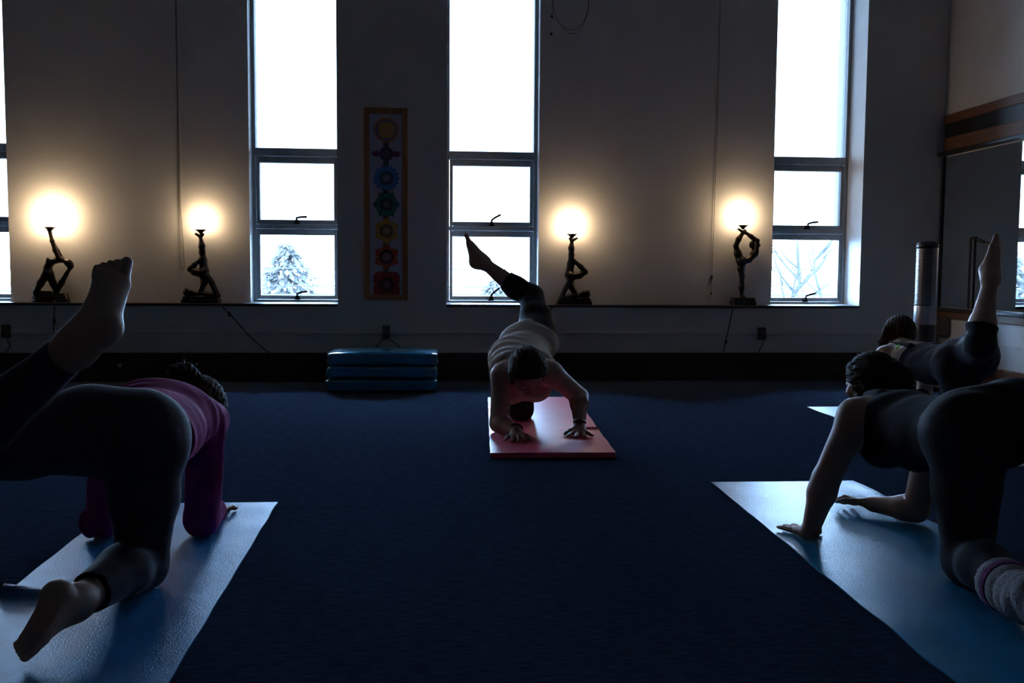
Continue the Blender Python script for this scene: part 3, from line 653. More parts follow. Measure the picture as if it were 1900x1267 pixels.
blind('blind cord hanging in a wide loop right of the middle window, with a metal pull', .96, YP, [[(0.0, -.006, ZT), (.02, -.006, 3.1), (.07, -.008, 2.92), (.18, -.008, 2.86), (.28, -.008, 2.93), (.32, -.006, 3.1), (.33, -.006, ZT)], [(.09, -.006, 2.9), (.16, -.010, 2.83), (.25, -.008, 2.86), (.31, -.006, 3.0), (.33, -.006, 3.2)], [(.02, -.006, ZT), (.018, -.006, 2.97)]],
      [([(.018, -.010, 2.97), (.016, -.010, 2.95)], .010, M_cord), ([(.016, -.010, 2.95), (.012, -.010, 2.83)], .005, M_white), ([(.012, -.010, 2.83), (.012, -.010, 2.81)], .010, M_cord)])
blind('small looped blind cord high on the wall by the leftmost window', -3.1, YP, [[(-.02, -.006, ZT), (-.02, -.006, 3.12), (.01, -.008, 3.04), (.05, -.008, 3.03), (.085, -.006, 3.12), (.09, -.006, ZT)], [(.0, -.006, ZT), (.02, -.008, 3.05), (.05, -.008, ZT)]])

# ================================================================== TOWER FAN, FOLDED MATS
fan = thing('tower_fan', 'silver and black tower fan standing in the corner by the mirror', 'fan', (3.80, 7.2, 0), -0.6)
MB().lathe([(.13, 0), (.14, .008), (.135, .022), (.05, .035), (0, .036)], 40).put('base', M_fanDark, fan, smooth=True)
MB().lathe([(.070, .03), (.078, .06), (.080, .49), (.079, .50), (0, .50)], 36).put('lower_column', M_fanDark, fan, smooth=True)
MB().lathe([(.081, .50), (.082, .505), (.082, .64), (.081, .645), (0, .645)], 36).put('control_band', M_silver, fan, smooth=True)
s_ = MB(); n = 30; a0, a1 = math.radians(-55), math.radians(195)      # curved silver back shell
pts = [(math.cos(a0 + (a1 - a0) * i / n), math.sin(a0 + (a1 - a0) * i / n)) for i in range(n + 1)]
vo = [[s_.bm.verts.new((x * r, y * r, z)) for x, y in pts] for r, z in ((.081, .645), (.081, 1.09), (.074, 1.09), (.074, .645))]
for q in range(4):
    A, B_ = vo[q], vo[(q + 1) % 4]
    for i in range(n): s_.bm.faces.new((A[i], A[i + 1], B_[i + 1], B_[i]))
s_.bm.faces.new([v[0] for v in vo]); s_.bm.faces.new([v[-1] for v in vo][::-1]); s_.put('shell', M_silver, fan)
MB().lathe([(.050, .645), (.050, 1.09)], 24).put('rotor_drum', M_black, fan)
for i in range(44):
    z = .655 + i * .0098; g = MB(); m_ = 8; aa, ab = math.radians(200), math.radians(302)
    pp = [(.079 * math.cos(aa + (ab - aa) * j / m_), .079 * math.sin(aa + (ab - aa) * j / m_)) for j in range(m_ + 1)]
    r0 = [g.bm.verts.new((x, y, z)) for x, y in pp]; r1 = [g.bm.verts.new((x, y, z + .0045)) for x, y in pp]
    r2 = [g.bm.verts.new((x * .86, y * .86, z + .0045)) for x, y in pp]; r3 = [g.bm.verts.new((x * .86, y * .86, z)) for x, y in pp]
    for A, B_ in ((r0, r1), (r1, r2), (r2, r3), (r3, r0)):
        for j in range(m_): g.bm.faces.new((A[j], A[j + 1], B_[j + 1], B_[j]))
    g.put('grille_fin', M_silver, fan)
MB().lathe([(.082, 1.09), (.083, 1.10), (.080, 1.125), (.05, 1.14), (0, 1.142)], 36).put('cap', M_fanDark, fan, smooth=True)

fm = thing('folded_mats', 'glossy teal vinyl exercise mat folded in three layers on the carpet', 'exercise mat', (-0.36, 7.33, 0))
for i in range(3):
    z0 = .002 + i * .096; h_ = .092; w_ = .405 - .004 * (i == 1); d_ = .235
    F = Fig(); F.ell((0, 0, 0), (1, 1, 1))
    bm = bmesh.new(); nx, ny, nz = 34, 20, 6
    bmesh.ops.create_cube(bm, size=2.0); bmesh.ops.subdivide_edges(bm, edges=bm.edges, cuts=15, use_grid_fill=True)
    for v in bm.verts:
        x, y, z = v.co; r = .42
        e = lambda t: math.copysign(abs(t), t)
        c = Vector((x * w_, y * d_, z * h_ / 2)); rad = h_ * .27
        q = Vector((max(-w_ + rad, min(w_ - rad, c.x)), max(-d_ + rad, min(d_ - rad, c.y)), max(-h_ / 2 + rad, min(h_ / 2 - rad, c.z))))
        dd = c - q
        if dd.length > 1e-6: c = q + dd.normalized() * min(dd.length, rad)
        pil = (1 - x ** 4) * (1 - y ** 4)
        if i == 2 and z > .5: c.z += .010 * pil + .0025 * math.sin(x * 21 + y * 5) * math.sin(y * 9 + x * 13) * (.4 + .6 * abs(x))
        c.x += .005 * math.sin(z * 2.5 + i * 2) * (1 if x > 0 else -1); c.y += .002 * math.sin(x * 14 + i)
        v.co = c
    me = bpy.data.meshes.new('mat_layer'); bm.to_mesh(me); bm.free()
    put('mat_layer', me, M_vinyl, fm, (.004 * (i - 1), .003 * i, z0 + h_ / 2), smooth=True)

# ================================================================== YOGA MATS
def yoga_mat(label, x0, x1, y0, y1, th, m_, hf, rz=0.0, nx=48, ny=120):
    cx, cy = (x0 + x1) / 2, (y0 + y1) / 2
    bm = bmesh.new(); top = []; bot = []
    for j in range(ny + 1):
        rt = []; rb = []
        for i in range(nx + 1):
            x = (x0 - cx) + (x1 - x0) * i / nx; y = (y0 - cy) + (y1 - y0) * j / ny
            z = max(0, hf(x, y)); ex = 0.0012 * math.sin(y * 19 + (1 if i == 0 else 2)) if i in (0, nx) else 0
            rt.append(bm.verts.new((x + ex, y, th + z))); rb.append(bm.verts.new((x + ex, y, z + .0005)))
        top.append(rt); bot.append(rb)
    for j in range(ny):
        for i in range(nx):
            bm.faces.new((top[j][i], top[j][i + 1], top[j + 1][i + 1], top[j + 1][i])); bm.faces.new((bot[j][i], bot[j + 1][i], bot[j + 1][i + 1], bot[j][i + 1]))
    for j in range(ny):
        bm.faces.new((top[j][0], top[j + 1][0], bot[j + 1][0], bot[j][0])); bm.faces.new((top[j][nx], bot[j][nx], bot[j + 1][nx], top[j + 1][nx]))
    for i in range(nx):
        bm.faces.new((top[0][i], bot[0][i], bot[0][i + 1], top[0][i + 1])); bm.faces.new((top[ny][i], top[ny][i + 1], bot[ny][i + 1], bot[ny][i]))
    me = bpy.data.meshes.new('yoga_mat'); bm.to_mesh(me); bm.free()
    me.polygons.foreach_set('use_smooth', [True] * len(me.polygons))
    o = put('yoga_mat', me, m_, None, (cx, cy, 0)); o.rotation_euler = (0, 0, rz)
    md = o.modifiers.new('edge', 'EDGE_SPLIT'); md.split_angle = math.radians(50)
    return tag(o, label, 'yoga mat', 'yoga mats on the carpet')
G = lambda t, w: math.exp(-(t / w) ** 2)
yoga_mat('ribbed blue yoga mat under the woman in the magenta top', -1.165, -0.575, 1.85, 3.72, .006, M_bluemat,
         lambda x, y: .0016 * (math.sin(y * 23 + x * 4) + 1) * G(y - .7, .5) + .030 * G(y + .155 + .25 * x, .030) * G(x + .33, .22), 0.012)
yoga_mat('smooth teal-blue yoga mat under the woman with striped knit socks', 1.165, 1.785, 1.85, 3.985, .005, M_bluemat2,
         lambda x, y: .0022 * (math.sin(y * 17 + 2 * x) + 1) * (G(x + .31, .13) * .8 + .10) * (0.6 + 0.4 * math.sin(y * 7)) + .006 * G(x - .31, .05) * (math.sin(y * 9) + 1) * G(y - .6, .5), -0.02)
yoga_mat('thick pink yoga mat under the woman in the taupe top', .333, .935, 4.56, 6.6, .026, M_pink,
         lambda x, y: .014 * G(y + .325, .014) * (.5 + .5 * math.tanh((x - .12) * 14)) + .002 * (math.sin(y * 6 + 3 * x) + 1), -0.052)
yoga_mat('pale blue yoga mat under the woman in the far right corner', 2.478, 3.09, 4.25, 6.19, .006, M_palemat,
         lambda x, y: .0015 * (math.sin(y * 15) + 1), 0.0)

# ================================================================== PEOPLE
def leg_prims(F, hip, knee, ankle, th=(.088, .056), cf=.056, back=(0, 0, 0), an=.034, k=.04):
    hip, knee, ankle = [np.asarray(v, float) for v in (hip, knee, ankle)]; back = np.asarray(back, float)
    F.cone(hip, hip + (knee - hip) * .45, th[0], th[0] * .86, k); F.cone(hip + (knee - hip) * .45, knee, th[0] * .86, th[1], .03)
    mid = knee + (ankle - knee) * .32 + back * .014
    F.cone(knee, mid, th[1] * .95, cf, .03); F.cone(mid, ankle, cf, an, .03)
def arm_prims(F, sh, el, wr, r=(.052, .043, .041, .027), k=.04):
    sh, el, wr = [np.asarray(v, float) for v in (sh, el, wr)]
    F.cone(sh, el, r[0], r[1], k); md = el + (wr - el) * .25; F.cone(el, md, r[1] * .95, r[2] * 1.06, .02); F.cone(md, wr, r[2] * 1.06, r[3], .02)
def torso_prims(F, pel, wai, che, nek, side_h, side_s, w=1.0, belly=0.0):
    pel, wai, che, nek = [np.asarray(v, float) for v in (pel, wai, che, nek)]
    F.flat(pel, wai, side_h, .155 * w, .108 * w, .132 * w, .092 * w, .06); F.flat(wai, che, side_s, .132 * w, .092 * w, .150 * w, .100 * w, .06)
    F.flat(che, nek, side_s, .150 * w, .095 * w, .075 * w, .050 * w, .06)
def leg_cloth(F, hip, knee, ankle, th, cf, back, an, end, g=.006, k=.05):
    hip, knee, ankle = [np.asarray(v, float) for v in (hip, knee, ankle)]; back = np.asarray(back, float)
    F.cone(hip, hip + (knee - hip) * .45, th[0] + g, th[0] * .86 + g, k); F.cone(hip + (knee - hip) * .45, knee, th[0] * .86 + g, th[1] + g, .03)
    mid = knee + (ankle - knee) * .32 + back * .014; c = cut_at(lerp(knee, ankle, end), ankle)
    F.cone(knee, mid, th[1] * .95 + g, cf + g, .03, c if end < .5 else None); F.cone(mid, ankle, cf + g, an + g, .03, c)
def cut_at(p, q): # plane at p that removes what lies beyond it in the direction q-p .. used for hems
    return [(np.asarray(p, float), np.asarray(q, float) - np.asarray(p, float))]
def lerp(a, b, t): return np.asarray(a, float) * (1 - t) + np.asarray(b, float) * t
def person(label, base):
    return thing('person', label, 'person', base, 0, 'women exercising on mats')

# ---- the woman on the pink mat, facing the camera
B = (.52, 5.35, 0.0)
P = person('woman in a taupe tank top kneeling on the pink mat, one leg raised behind', B)
pel, wai, che, nek = V(.582, 5.68, .475), V(.495, 5.49, .405), V(.505, 5.30, .350), V(.512, 5.17, .372)
shL, elL, wrL = V(.385, 5.215, .325), V(.362, 5.150, .078), V(.440, 4.985, .058)
shR, elR, wrR = V(.645, 5.190, .345), V(.812, 5.265, .205), V(.792, 5.105, .068)
hS, kS, aS = V(.515, 5.68, .445), V(.520, 5.605, .088), V(.535, 6.00, .070)
hU, kU, aU = V(.640, 5.74, .505), V(.622, 6.02, .735), V(.318, 6.10, .948)
hc, hf_, hu = V(.503, 5.035, .362), V(.15, -.56, -.82), V(.02, -.82, .56)
def sk(F):
    torso_prims(F, pel, wai, che, nek, (1, 0, .15), (1, .05, .08), 1.10)
    F.ell(hU + V(-.03, .03, .01), (.105, .11, .10), k=.06); F.ell(hS + V(.0, .03, .0), (.10, .11, .10), k=.06)
    F.ell(V(.435, 5.32, .245), (.085, .09, .08), k=.05); F.ell(V(.575, 5.32, .255), (.085, .09, .08), k=.05)
    F.ell(V(.50, 5.48, .34), (.135, .16, .10), k=.06)
    F.cone(nek + V(-.05, .02, -.01), shL, .058, .056, .05); F.cone(nek + V(.05, .02, 0), shR, .058, .056, .05)
    arm_prims(F, shL, elL, wrL, (.060, .050, .046, .030)); arm_prims(F, shR, elR, wrR, (.060, .050, .046, .030))
    add_hand(F, wrL, (-.12, -1, -.12), (0, 0, 1), -1, 1.02, .20, .030); add_hand(F, wrR, (-.12, -1, -.28), (0, 0, 1), 1, 1.05, .30, .030)
    leg_prims(F, hS, kS, aS, (.098, .064), .062, (0, 0, 1)); leg_prims(F, hU, kU, aU, (.098, .064), .060, (0, .2, -1))
    add_foot(F, aS, V(.54, 6.06, .10), V(.55, 6.23, .035), (0, .35, 1), 1); add_foot(F, aU, V(.276, 6.13, .938), V(.228, 6.13, 1.105), (-.9, .25, -.2), 1, 1.0)
    add_head(F, hc, hf_, hu, nek, 1.08, .056)
F = Fig(); sk(F); put('body', F.mesh('body', .0045, clip=[((0, 0, .0325), (0, 0, -1))], origin=B), M_skin, P)
T = Fig(); torso_prims(T, lerp(pel, wai, .10), wai, lerp(che, nek, .0), lerp(che, nek, .30), (1, 0, .15), (1, .05, .08), 1.12)
T.p.pop()
T.flat(wai, che, (1, .05, .08), .150, .104, .168, .112, .06, cut=[(che + V(0, -.055, 0), V(0, -1, .25))])
T.ell(V(.435, 5.32, .245), (.089, .094, .084), k=.05, cut=[(V(.43, 5.27, .25), V(0, -1, .5))]); T.ell(V(.575, 5.32, .255), (.089, .094, .084), k=.05, cut=[(V(.57, 5.27, .25), V(0, -1, .5))])
T.ell(V(.50, 5.48, .34), (.142, .165, .105), k=.06); T.ell(hU + V(-.03, .01, .01), (.108, .10, .105), k=.06, cut=[(hU + V(0, .05, .04), kU - hU)]); T.ell(hS + V(0, .01, .01), (.103, .10, .10), k=.06, cut=[(hS + V(0, 0, -.04), V(0, 0, -1))])
for x in (-.085, .085): T.cone(che + V(x, -.04, .085), nek + V(x * .95, .03, .035), .020, .018, .01)
put('tank_top', T.mesh('tank_top', .0055, .004, folds((.3, 1, .1), 85, .0035), origin=B), M_tan, P)
L_ = Fig(); L_.ell(hU + V(-.03, .03, .01), (.110, .115, .104), k=.06); L_.ell(hS + V(0, .03, 0), (.104, .114, .104), k=.06); L_.flat(pel, lerp(pel, wai, .3), (1, 0, .15), .168, .115, .155, .108, .05)
leg_cloth(L_, hS, kS, aS, (.098, .064), .062, (0, 0, 1), .034, .5); leg_cloth(L_, hU, kU, aU, (.098, .064), .060, (0, .2, -1), .034, .5)
put('leggings', L_.mesh('leggings', .0055, .003, folds((0, .7, .7), 45, .0008), clip=[((0, 0, .0325), (0, 0, -1))], origin=B), M_blackleg, P)
H, c_, f_, u_, s_ = hair_cap(hc, hf_, hu, 1.08, .020, .042)
H.ell(hc - f_ * .085 + u_ * .045, (.040, .038, .036), k=.02)
for g in (-1, 1): H.cone(hc + s_ * g * .080 + u_ * .03, hc + s_ * g * .078 - u_ * .06 + f_ * .015, .024, .012, .02)
put('hair', H.mesh('hair', .0042, 0, strands(u_, 330, .0022), origin=B), M_hair, P)
add_eyes(P, hc, hf_, hu, 1.08, B)
for w_, d_ in ((wrL, (-.1, -1, -.05)), (wrR, (-.12, -.55, -.85))):
    F = Fig(); d_ = nrm(d_); a = nrm(np.cross(d_, V(0, 0, 1) if abs(d_[2]) < .7 else V(1, 0, 0))); b_ = np.cross(d_, a)
    mb = MB(); ring = [tuple(w_ - V(*B) - d_ * .010 + V(0, 0, .0095) + (a * math.cos(t) + b_ * math.sin(t)) * .0305) for t in np.linspace(0, 2 * math.pi, 22)]
    mb.tube(ring, .0062, 8).put('wristband', M_black, P, smooth=True)

# ---- the woman at the left, seen from behind
B = (-.88, 2.95, 0.0)
P = person('woman in a magenta long-sleeved top seen from behind, bare foot raised', B)
pel, wai, che, nek = V(-.850, 2.72, .440), V(-.832, 2.95, .420), V(-.852, 3.14, .428), V(-.848, 3.32, .432)
shR, elR, wrR = V(-.742, 3.245, .392), V(-.764, 3.265, .062), V(-.768, 3.47, .042)
shL, elL, wrL = V(-1.025, 3.26, .395), V(-1.092, 3.265, .062), V(-1.060, 3.47, .042)
hS, kS, aS = V(-.785, 2.73, .425), V(-.806, 2.735, .068), V(-.862, 2.385, .085)
hU, kU, aU = V(-.935, 2.68, .452), V(-1.150, 2.36, .455), V(-.815, 2.30, .715)
hc, hf_, hu = V(-.818, 3.475, .392), V(.25, .75, -.62), V(.10, .62, .77)
def armsL(F, gr=1.0):
    for s_, e_, w_ in ((shR, elR, wrR), (shL, elL, wrL)): arm_prims(F, s_, e_, w_, (.053 * gr, .046 * gr, .044 * gr, .030 * gr))
F = Fig(); torso_prims(F, pel, wai, che, nek, (1, 0, -.32), (1, 0, -.12), 1.02)
F.ell(hS + V(0, -.03, .02), (.10, .11, .11), k=.06); F.ell(hU + V(0.01, -.02, .02), (.10, .10, .10), k=.06)
F.cone(nek + V(.05, -.04, -.02), shR, .055, .052, .05); F.cone(nek + V(-.05, -.04, -.02), shL, .055, .052, .05); armsL(F)
add_hand(F, wrR, (.05, 1, -.2), (0, 0, 1), -1, .95, .16, .008); add_hand(F, wrL, (.1, 1, -.2), (0, 0, 1), 1, .95, .16, .008)
leg_prims(F, hS, kS, aS, (.094, .058), .060, (0, 0, 1)); leg_prims(F, hU, kU, aU, (.094, .060), .060, (0, -.5, -.6))
add_foot(F, aS, V(-.882, 2.335, .130), V(-.915, 2.225, .020), (-.35, -1, .0), -1, .84, (-.55, -.55, -.2))
add_foot(F, aU, V(-.752, 2.300, .752), V(-.760, 2.41, .908), (.45, -.85, -.1), 1, 1.0)
add_head(F, hc, hf_, hu, nek, 1.0)
put('body', F.mesh('body', .0045, clip=[((0, 0, .0115), (0, 0, -1))], origin=B), M_skin, P)
T = Fig(); torso_prims(T, lerp(wai, pel, .45), wai, che, nek, (1, 0, -.32), (1, 0, -.12), 1.06)
T.p[0] = (T.p[0][0], T.p[0][1], T.p[0][2], [(lerp(wai, pel, .45), pel - wai)], T.p[0][4], T.p[0][5])
T.p[2] = (T.p[2][0], T.p[2][1], T.p[2][2], [(lerp(che, nek, .88), nek - che)], T.p[2][4], T.p[2][5])
T.cone(nek + V(.05, -.04, -.02), shR, .060, .058, .05); T.cone(nek + V(-.05, -.04, -.02), shL, .060, .058, .05)
for s_, e_, w_ in ((shR, elR, wrR), (shL, elL, wrL)):
    T.cone(s_, e_, .060, .054, .05); T.cone(e_, w_, .054, .042, .02, cut_at(lerp(e_, w_, .93), w_))
put('long_sleeved_top', T.mesh('long_sleeved_top', .0055, .003, folds((.45, 1, .2), 105, .0075, 1.0), clip=[((0, 0, .0115), (0, 0, -1))], origin=B), M_purple, P)
L_ = Fig(); L_.flat(pel, lerp(pel, wai, .55), (1, 0, -.32), .164, .116, .146, .102, .06, cut=[(lerp(pel, wai, .60), wai - pel)])
L_.ell(hS + V(0, -.03, .02), (.104, .114, .114), k=.06); L_.ell(hU + V(.01, -.02, .02), (.104, .104, .104), k=.06)
leg_cloth(L_, hS, kS, aS, (.094, .058), .060, (0, 0, 1), .036, .80); leg_cloth(L_, hU, kU, aU, (.094, .060), .060, (0, -.5, -.6), .036, .90)
lo_ = put('leggings', L_.mesh('leggings', .0055, .003, folds((.3, .5, .8), 60, .0016, 2.0), clip=[((0, 0, .0115), (0, 0, -1))], origin=B), M_greyleg, P)
a = lerp(pel, wai, .59); n_ = nrm(wai - pel); sd = V(1, 0, -.32); sd = nrm(sd - n_ * sd.dot(n_)); up_ = np.cross(sd, n_)
mb = MB(); mb.tube([tuple(a - V(*B) + sd * .152 * math.cos(t) + up_ * .108 * math.sin(t)) for t in np.linspace(0, 2 * math.pi, 40)], .004, 6); mb.put('waistband_piping', mat('grey_piping', (.30, .30, .34), .8), lo_, smooth=True)
H, c_, f_, u_, s_ = hair_cap(hc, hf_, hu, 1.0, .018, .045)
bun = hc - f_ * .075 + u_ * .085 + V(-.035, -.02, .02)
H.ell(bun, (.052, .046, .044), k=.02); H.ell(bun + V(-.02, 0, -.012), (.04, .035, .035), k=.02)
for i in range(16):
    t = i * .39; H.cone(bun + V(math.cos(t) * .04, .01, math.sin(t) * .03), bun + V(math.cos(t) * .062, random.uniform(-.02, .02), math.sin(t) * .052), .004, .0022, .006)
put('hair', H.mesh('hair', .0042, 0, strands(u_, 330, .0025), origin=B), M_hair, P)
add_eyes(P, hc, hf_, hu, 1.0, B)

# ---- the woman at the right foreground
B = (1.55, 2.9, 0.0)
P = person('woman with a dark ponytail and knit socks on the teal mat', B)
pel, wai, che, nek = V(1.620, 2.71, .432), V(1.592, 2.93, .400), V(1.580, 3.10, .395), V(1.575, 3.22, .435)
shL, elL, wrL = V(1.425, 3.135, .415), V(1.322, 3.120, .205), V(1.262, 3.095, .032)
shR, elR, wrR = V(1.735, 3.19, .370), V(1.722, 3.275, .058), V(1.628, 3.405, .046)
hS, kS, aS = V(1.560, 2.70, .430), V(1.552, 2.640, .068), V(1.488, 2.270, .085)
hU, kU, aU = V(1.715, 2.70, .470), V(2.060, 2.52, .555), V(2.10, 2.15, .70)
hc, hf_, hu = V(1.595, 3.385, .488), V(-.38, .90, -.05), V(-.03, .05, 1)
F = Fig(); torso_prims(F, pel, wai, che, nek, (1, 0, .12), (1, .1, -.1), .98)
F.ell(hS + V(0.0, -.02, .02), (.10, .10, .10), k=.06); F.ell(hU + V(-.02, -.01, .01), (.10, .10, .10), k=.06)
F.ell(V(1.51, 3.11, .315), (.065, .07, .065), k=.05); F.ell(V(1.64, 3.12, .30), (.065, .07, .065), k=.05)
F.cone(nek + V(-.05, -.02, -.01), shL, .052, .053, .05); F.cone(nek + V(.05, -.02, -.01), shR, .052, .052, .05)
arm_prims(F, shL, elL, wrL, (.055, .045, .043, .028)); arm_prims(F, shR, elR, wrR, (.053, .044, .042, .027))
add_hand(F, wrL, (-.10, 1, -.25), (0, 0, 1), 1, 1.0, .17, .007); add_hand(F, wrR, (-.42, .9, -.05), (.25, .1, .9), -1, .95, .10, .012, .1)
leg_prims(F, hS, kS, aS, (.094, .060), .058, (0, 0, 1)); leg_prims(F, hU, kU, aU, (.094, .060), .058, (0, 0, 1))
add_foot(F, aS, V(1.476, 2.215, .115), V(1.46, 2.05, .03), (0, -.4, 1), 1); add_foot(F, aU, V(2.11, 2.09, .72), V(2.12, 1.93, .78), (0, .3, 1), 1)
add_head(F, hc, hf_, hu, nek, .98)
put('body', F.mesh('body', .0045, clip=[((0, 0, .0115), (0, 0, -1))], origin=B), M_skin, P)
T = Fig(); torso_prims(T, lerp(wai, pel, .75), wai, che, nek, (1, 0, .12), (1, .1, -.1), 1.01)
T.p[2] = (T.p[2][0], T.p[2][1], T.p[2][2], [(lerp(che, nek, .42), V(0, 1, .35))], T.p[2][4], T.p[2][5]); T.p[1] = (T.p[1][0], T.p[1][1], T.p[1][2], [(che + V(0, .055, 0), V(0, 1, .2))], T.p[1][4], T.p[1][5])
T.ell(V(1.51, 3.11, .315), (.069, .072, .069), k=.05, cut=[(V(1.5, 3.15, .3), V(0, 1, .2))]); T.ell(V(1.64, 3.12, .30), (.069, .072, .069), k=.05, cut=[(V(1.5, 3.15, .3), V(0, 1, .2))])
for x in (-.07, .07): T.cone(che + V(x, .03, .09), nek + V(x * 1.05, -.01, .038), .020, .016, .012)
put('tank_top', T.mesh('tank_top', .0055, .004, folds((0, 1, .3), 60, .0018, .5), origin=B), M_blacktop, P)
L_ = Fig(); L_.flat(pel, lerp(pel, wai, .55), (1, 0, .12), .160, .114, .142, .100, .06, cut=[(lerp(pel, wai, .5), wai - pel)])
L_.ell(hS + V(0, -.02, .02), (.104, .104, .104), k=.06); L_.ell(hU + V(-.02, -.01, .01), (.104, .104, .104), k=.06)
for h_, k_, a_ in ((hS, kS, aS), (hU, kU, aU)):
    leg_cloth(L_, h_, k_, a_, (.094, .060), .058, (0, 0, 1), .036, .9)
put('leggings', L_.mesh('leggings', .0055, .003, folds((.5, .6, .5), 75, .0022, 1.5), clip=[((0, 0, .008), (0, 0, -1))], origin=B), M_blackleg, P)
for k_, a_, hl, to in ((kS, aS, V(1.476, 2.215, .115), V(1.46, 2.05, .03)), (kU, aU, V(2.11, 2.09, .72), V(2.12, 1.93, .78))):
    d_ = nrm(a_ - k_); s0 = lerp(k_, a_, .60)
    Lr = np.linalg.norm(a_ - s0)
    def wr_(Pp, s0=s0, d_=d_):
        t = (Pp - s0) @ d_; return -.0065 * np.abs(np.sin(t * 62)) + .0015 * np.sin(Pp[:, 0] * 420) * np.sin(Pp[:, 1] * 420) * np.sin(Pp[:, 2] * 420)
    sk_ = Fig(); sk_.cone(s0, a_, .064, .052, .02, [(s0, -d_)]); sk_.cone(a_, hl, .050, .046, .03); sk_.flat(hl, lerp(hl, to, .9), (1, 0, 0), .044, .040, .050, .026, .03)
    so = put('knit_sock', sk_.mesh('knit_sock', .0045, .002, wr_, origin=B), M_yarn, P)
    bnd = Fig(); c0 = s0 + d_ * .050; bnd.cone(c0 - d_ * .004, c0 + d_ * .012, .0705, .069, .01, [(c0 - d_ * .012, -d_), (c0 + d_ * .014, d_)])
    put('purple_stripe', bnd.mesh('purple_stripe', .004, .001, None, origin=B), M_yarnp, so)
H, c_, f_, u_, s_ = hair_cap(hc, hf_, hu, .98, .020, .040)
H.chain([hc - f_ * .09 + u_ * .055, hc - f_ * .125 + u_ * .035, hc - f_ * .140 - u_ * .03, hc - f_ * .155 - u_ * .090, hc - f_ * .175 - u_ * .14], [.032, .042, .044, .034, .012], .02)
for i in range(26):
    a = random.uniform(-2.2, 2.2); q = hc + u_ * (.105 * math.cos(a)) + s_ * (.088 * math.sin(a)) + f_ * random.uniform(-.05, .05)
    H.cone(q, q + nrm(q - hc) * random.uniform(.006, .02) - f_ * random.uniform(-.02, .03), .0032, .0018, .006)
put('hair', H.mesh('hair', .0042, 0, strands(f_, 330, .0025), origin=B), M_hairdark, P)
mb = MB(); q = hc - f_ * .098 + u_ * .056 - V(*B); d_ = nrm(-f_ - u_ * .25); a = s_; b_ = np.cross(d_, a)
mb.tube([tuple(q + (a * math.cos(t) + b_ * math.sin(t)) * .036) for t in np.linspace(0, 2 * math.pi, 22)], .006, 6).put('hair_tie', mat('auburn_band', (.10, .03, .02), .7), P, smooth=True)
add_eyes(P, hc, hf_, hu, .98, B)
MB().tube([tuple(V(1.262, 3.212, .0185) - V(*B) + V(.0105 * math.cos(t), 0, .0085 * math.sin(t))) for t in np.linspace(0, 2 * math.pi, 18)], .002, 6).put('ring', M_brass, P, smooth=True)

# ---- the woman at the far right
B = (2.85, 5.3, 0.0)
P = person('woman in a black top with a green strap, bare leg raised toward the mirror', B)
pel, wai, che, nek = V(2.910, 5.09, .415), V(2.872, 5.30, .375), V(2.838, 5.47, .385), V(2.822, 5.60, .440)
shL, elL, wrL = V(2.690, 5.54, .405), V(2.665, 5.58, .190), V(2.640, 5.62, .050)
shR, elR, wrR = V(2.955, 5.55, .395), V(2.905, 5.48, .190), V(2.895, 5.50, .050)
hS, kS, aS = V(2.870, 5.06, .405), V(2.885, 5.02, .070), V(2.89, 4.64, .075)
hU, kU, aU = V(2.965, 5.05, .450), V(2.820, 4.77, .530), V(2.928, 4.88, .870)
hc, hf_, hu = V(2.868, 5.745, .520), V(-.25, .95, -.15), V(0, .15, 1)
F = Fig(); torso_prims(F, pel, wai, che, nek, (1, .1, .1), (1, .1, 0), 1.0)
F.ell(hS + V(.01, -.02, .0), (.105, .11, .11), k=.06); F.ell(hU + V(-.01, -.01, .0), (.10, .10, .10), k=.06)
F.cone(nek + V(-.05, -.02, -.01), shL, .054, .054, .05); F.cone(nek + V(.05, -.02, -.01), shR, .054, .054, .05)
arm_prims(F, shL, elL, wrL); arm_prims(F, shR, elR, wrR)
add_hand(F, wrL, (-.1, 1, -.25), (0, 0, 1), 1, 1.0, .17, .008); add_hand(F, wrR, (.05, 1, -.25), (0, 0, 1), -1, 1.0, .17, .008)
leg_prims(F, hS, kS, aS, (.096, .060), .058, (0, 0, 1)); leg_prims(F, hU, kU, aU, (.096, .062), .062, (-.8, -.5, 0), .034)
add_foot(F, aS, V(2.89, 4.58, .105), V(2.895, 4.42, .03), (0, -.4, 1), 1); add_foot(F, aU, V(2.928, 4.925, .905), V(2.995, 4.935, 1.075), (-.30, .9, .25), 1)
add_head(F, hc, hf_, hu, nek, .95)
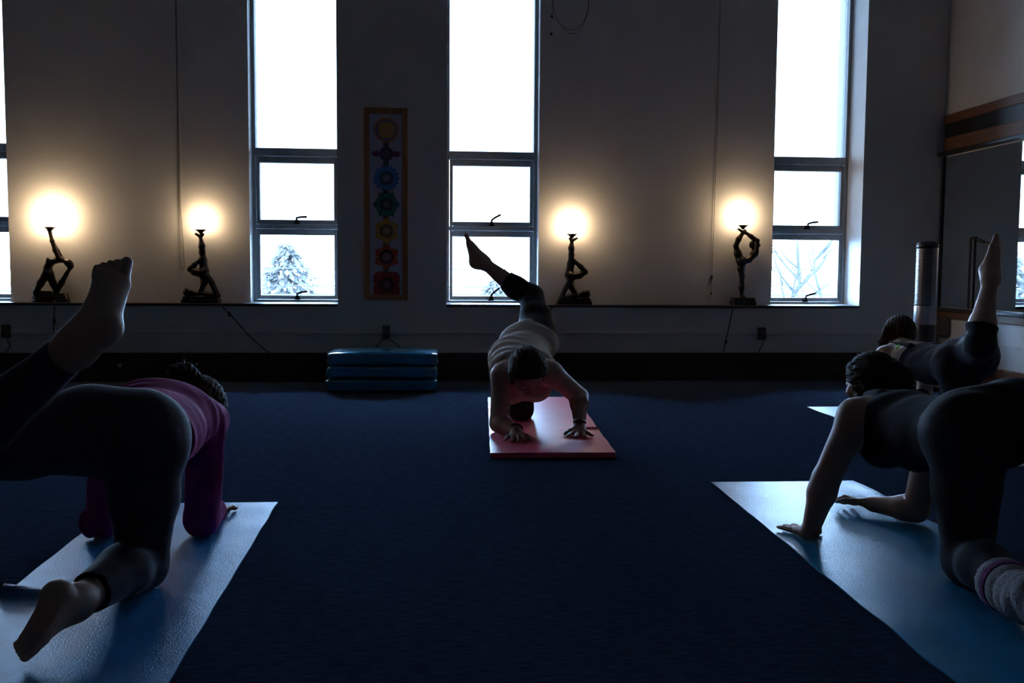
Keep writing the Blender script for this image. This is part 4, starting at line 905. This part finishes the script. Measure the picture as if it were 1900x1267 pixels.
put('body', F.mesh('body', .005, clip=[((0, 0, .0115), (0, 0, -1))], origin=B), M_skin2, P)
T = Fig(); torso_prims(T, lerp(wai, pel, .8), wai, che, nek, (1, .1, .1), (1, .1, 0), 1.04)
T.p[2] = (T.p[2][0], T.p[2][1], T.p[2][2], [(che + V(0, -.06, 0), V(-.25, 1, .15))], T.p[2][4], T.p[2][5]); T.p[1] = (T.p[1][0], T.p[1][1], T.p[1][2], [(che + V(0, -.06, 0), V(-.25, 1, .15))], T.p[1][4], T.p[1][5])
for x in (-.07, .08): T.cone(che + V(x, -.07, .088), nek + V(x, -.01, .030), .018, .015, .012)
put('tank_top', T.mesh('tank_top', .006, .004, folds((0, 1, .3), 60, .0018, .8), origin=B), M_blacktop, P)
L_ = Fig(); L_.flat(pel, lerp(pel, wai, .5), (1, .1, .1), .166, .118, .148, .104, .06)
L_.ell(hS + V(.01, -.02, 0), (.110, .115, .115), k=.06); L_.ell(hU + V(-.01, -.01, 0), (.105, .105, .105), k=.06)
leg_cloth(L_, hS, kS, aS, (.096, .060), .058, (0, 0, 1), .034, .45, .008); leg_cloth(L_, hU, kU, aU, (.096, .062), .062, (-.8, -.5, 0), .034, .24, .008)
put('capri_leggings', L_.mesh('capri_leggings', .006, .003, folds((.5, .6, .5), 75, .0022, 1.1), clip=[((0, 0, .0115), (0, 0, -1))], origin=B), M_blackleg, P)
st_ = Fig(); st_.chain([che + V(-.152, -.045, -.030), che + V(-.146, -.030, .020), che + V(-.118, -.010, .066), che + V(-.085, .02, .088)], [.011, .010, .009, .008], .005)
put('green_strap', st_.mesh('green_strap', .004, .003, None, origin=B), M_green, P)
H, c_, f_, u_, s_ = hair_cap(hc, hf_, hu, .95, .016, .040)
H.chain([hc - s_ * .075 + u_ * .03 + f_ * .0, hc - s_ * .095 - u_ * .04 + f_ * .03, hc - s_ * .105 - u_ * .12 + f_ * .04], [.03, .026, .010], .02)
put('hair', H.mesh('hair', .0045, 0, strands(u_, 330, .002), origin=B), M_hair, P)
add_eyes(P, hc, hf_, hu, .95, B)
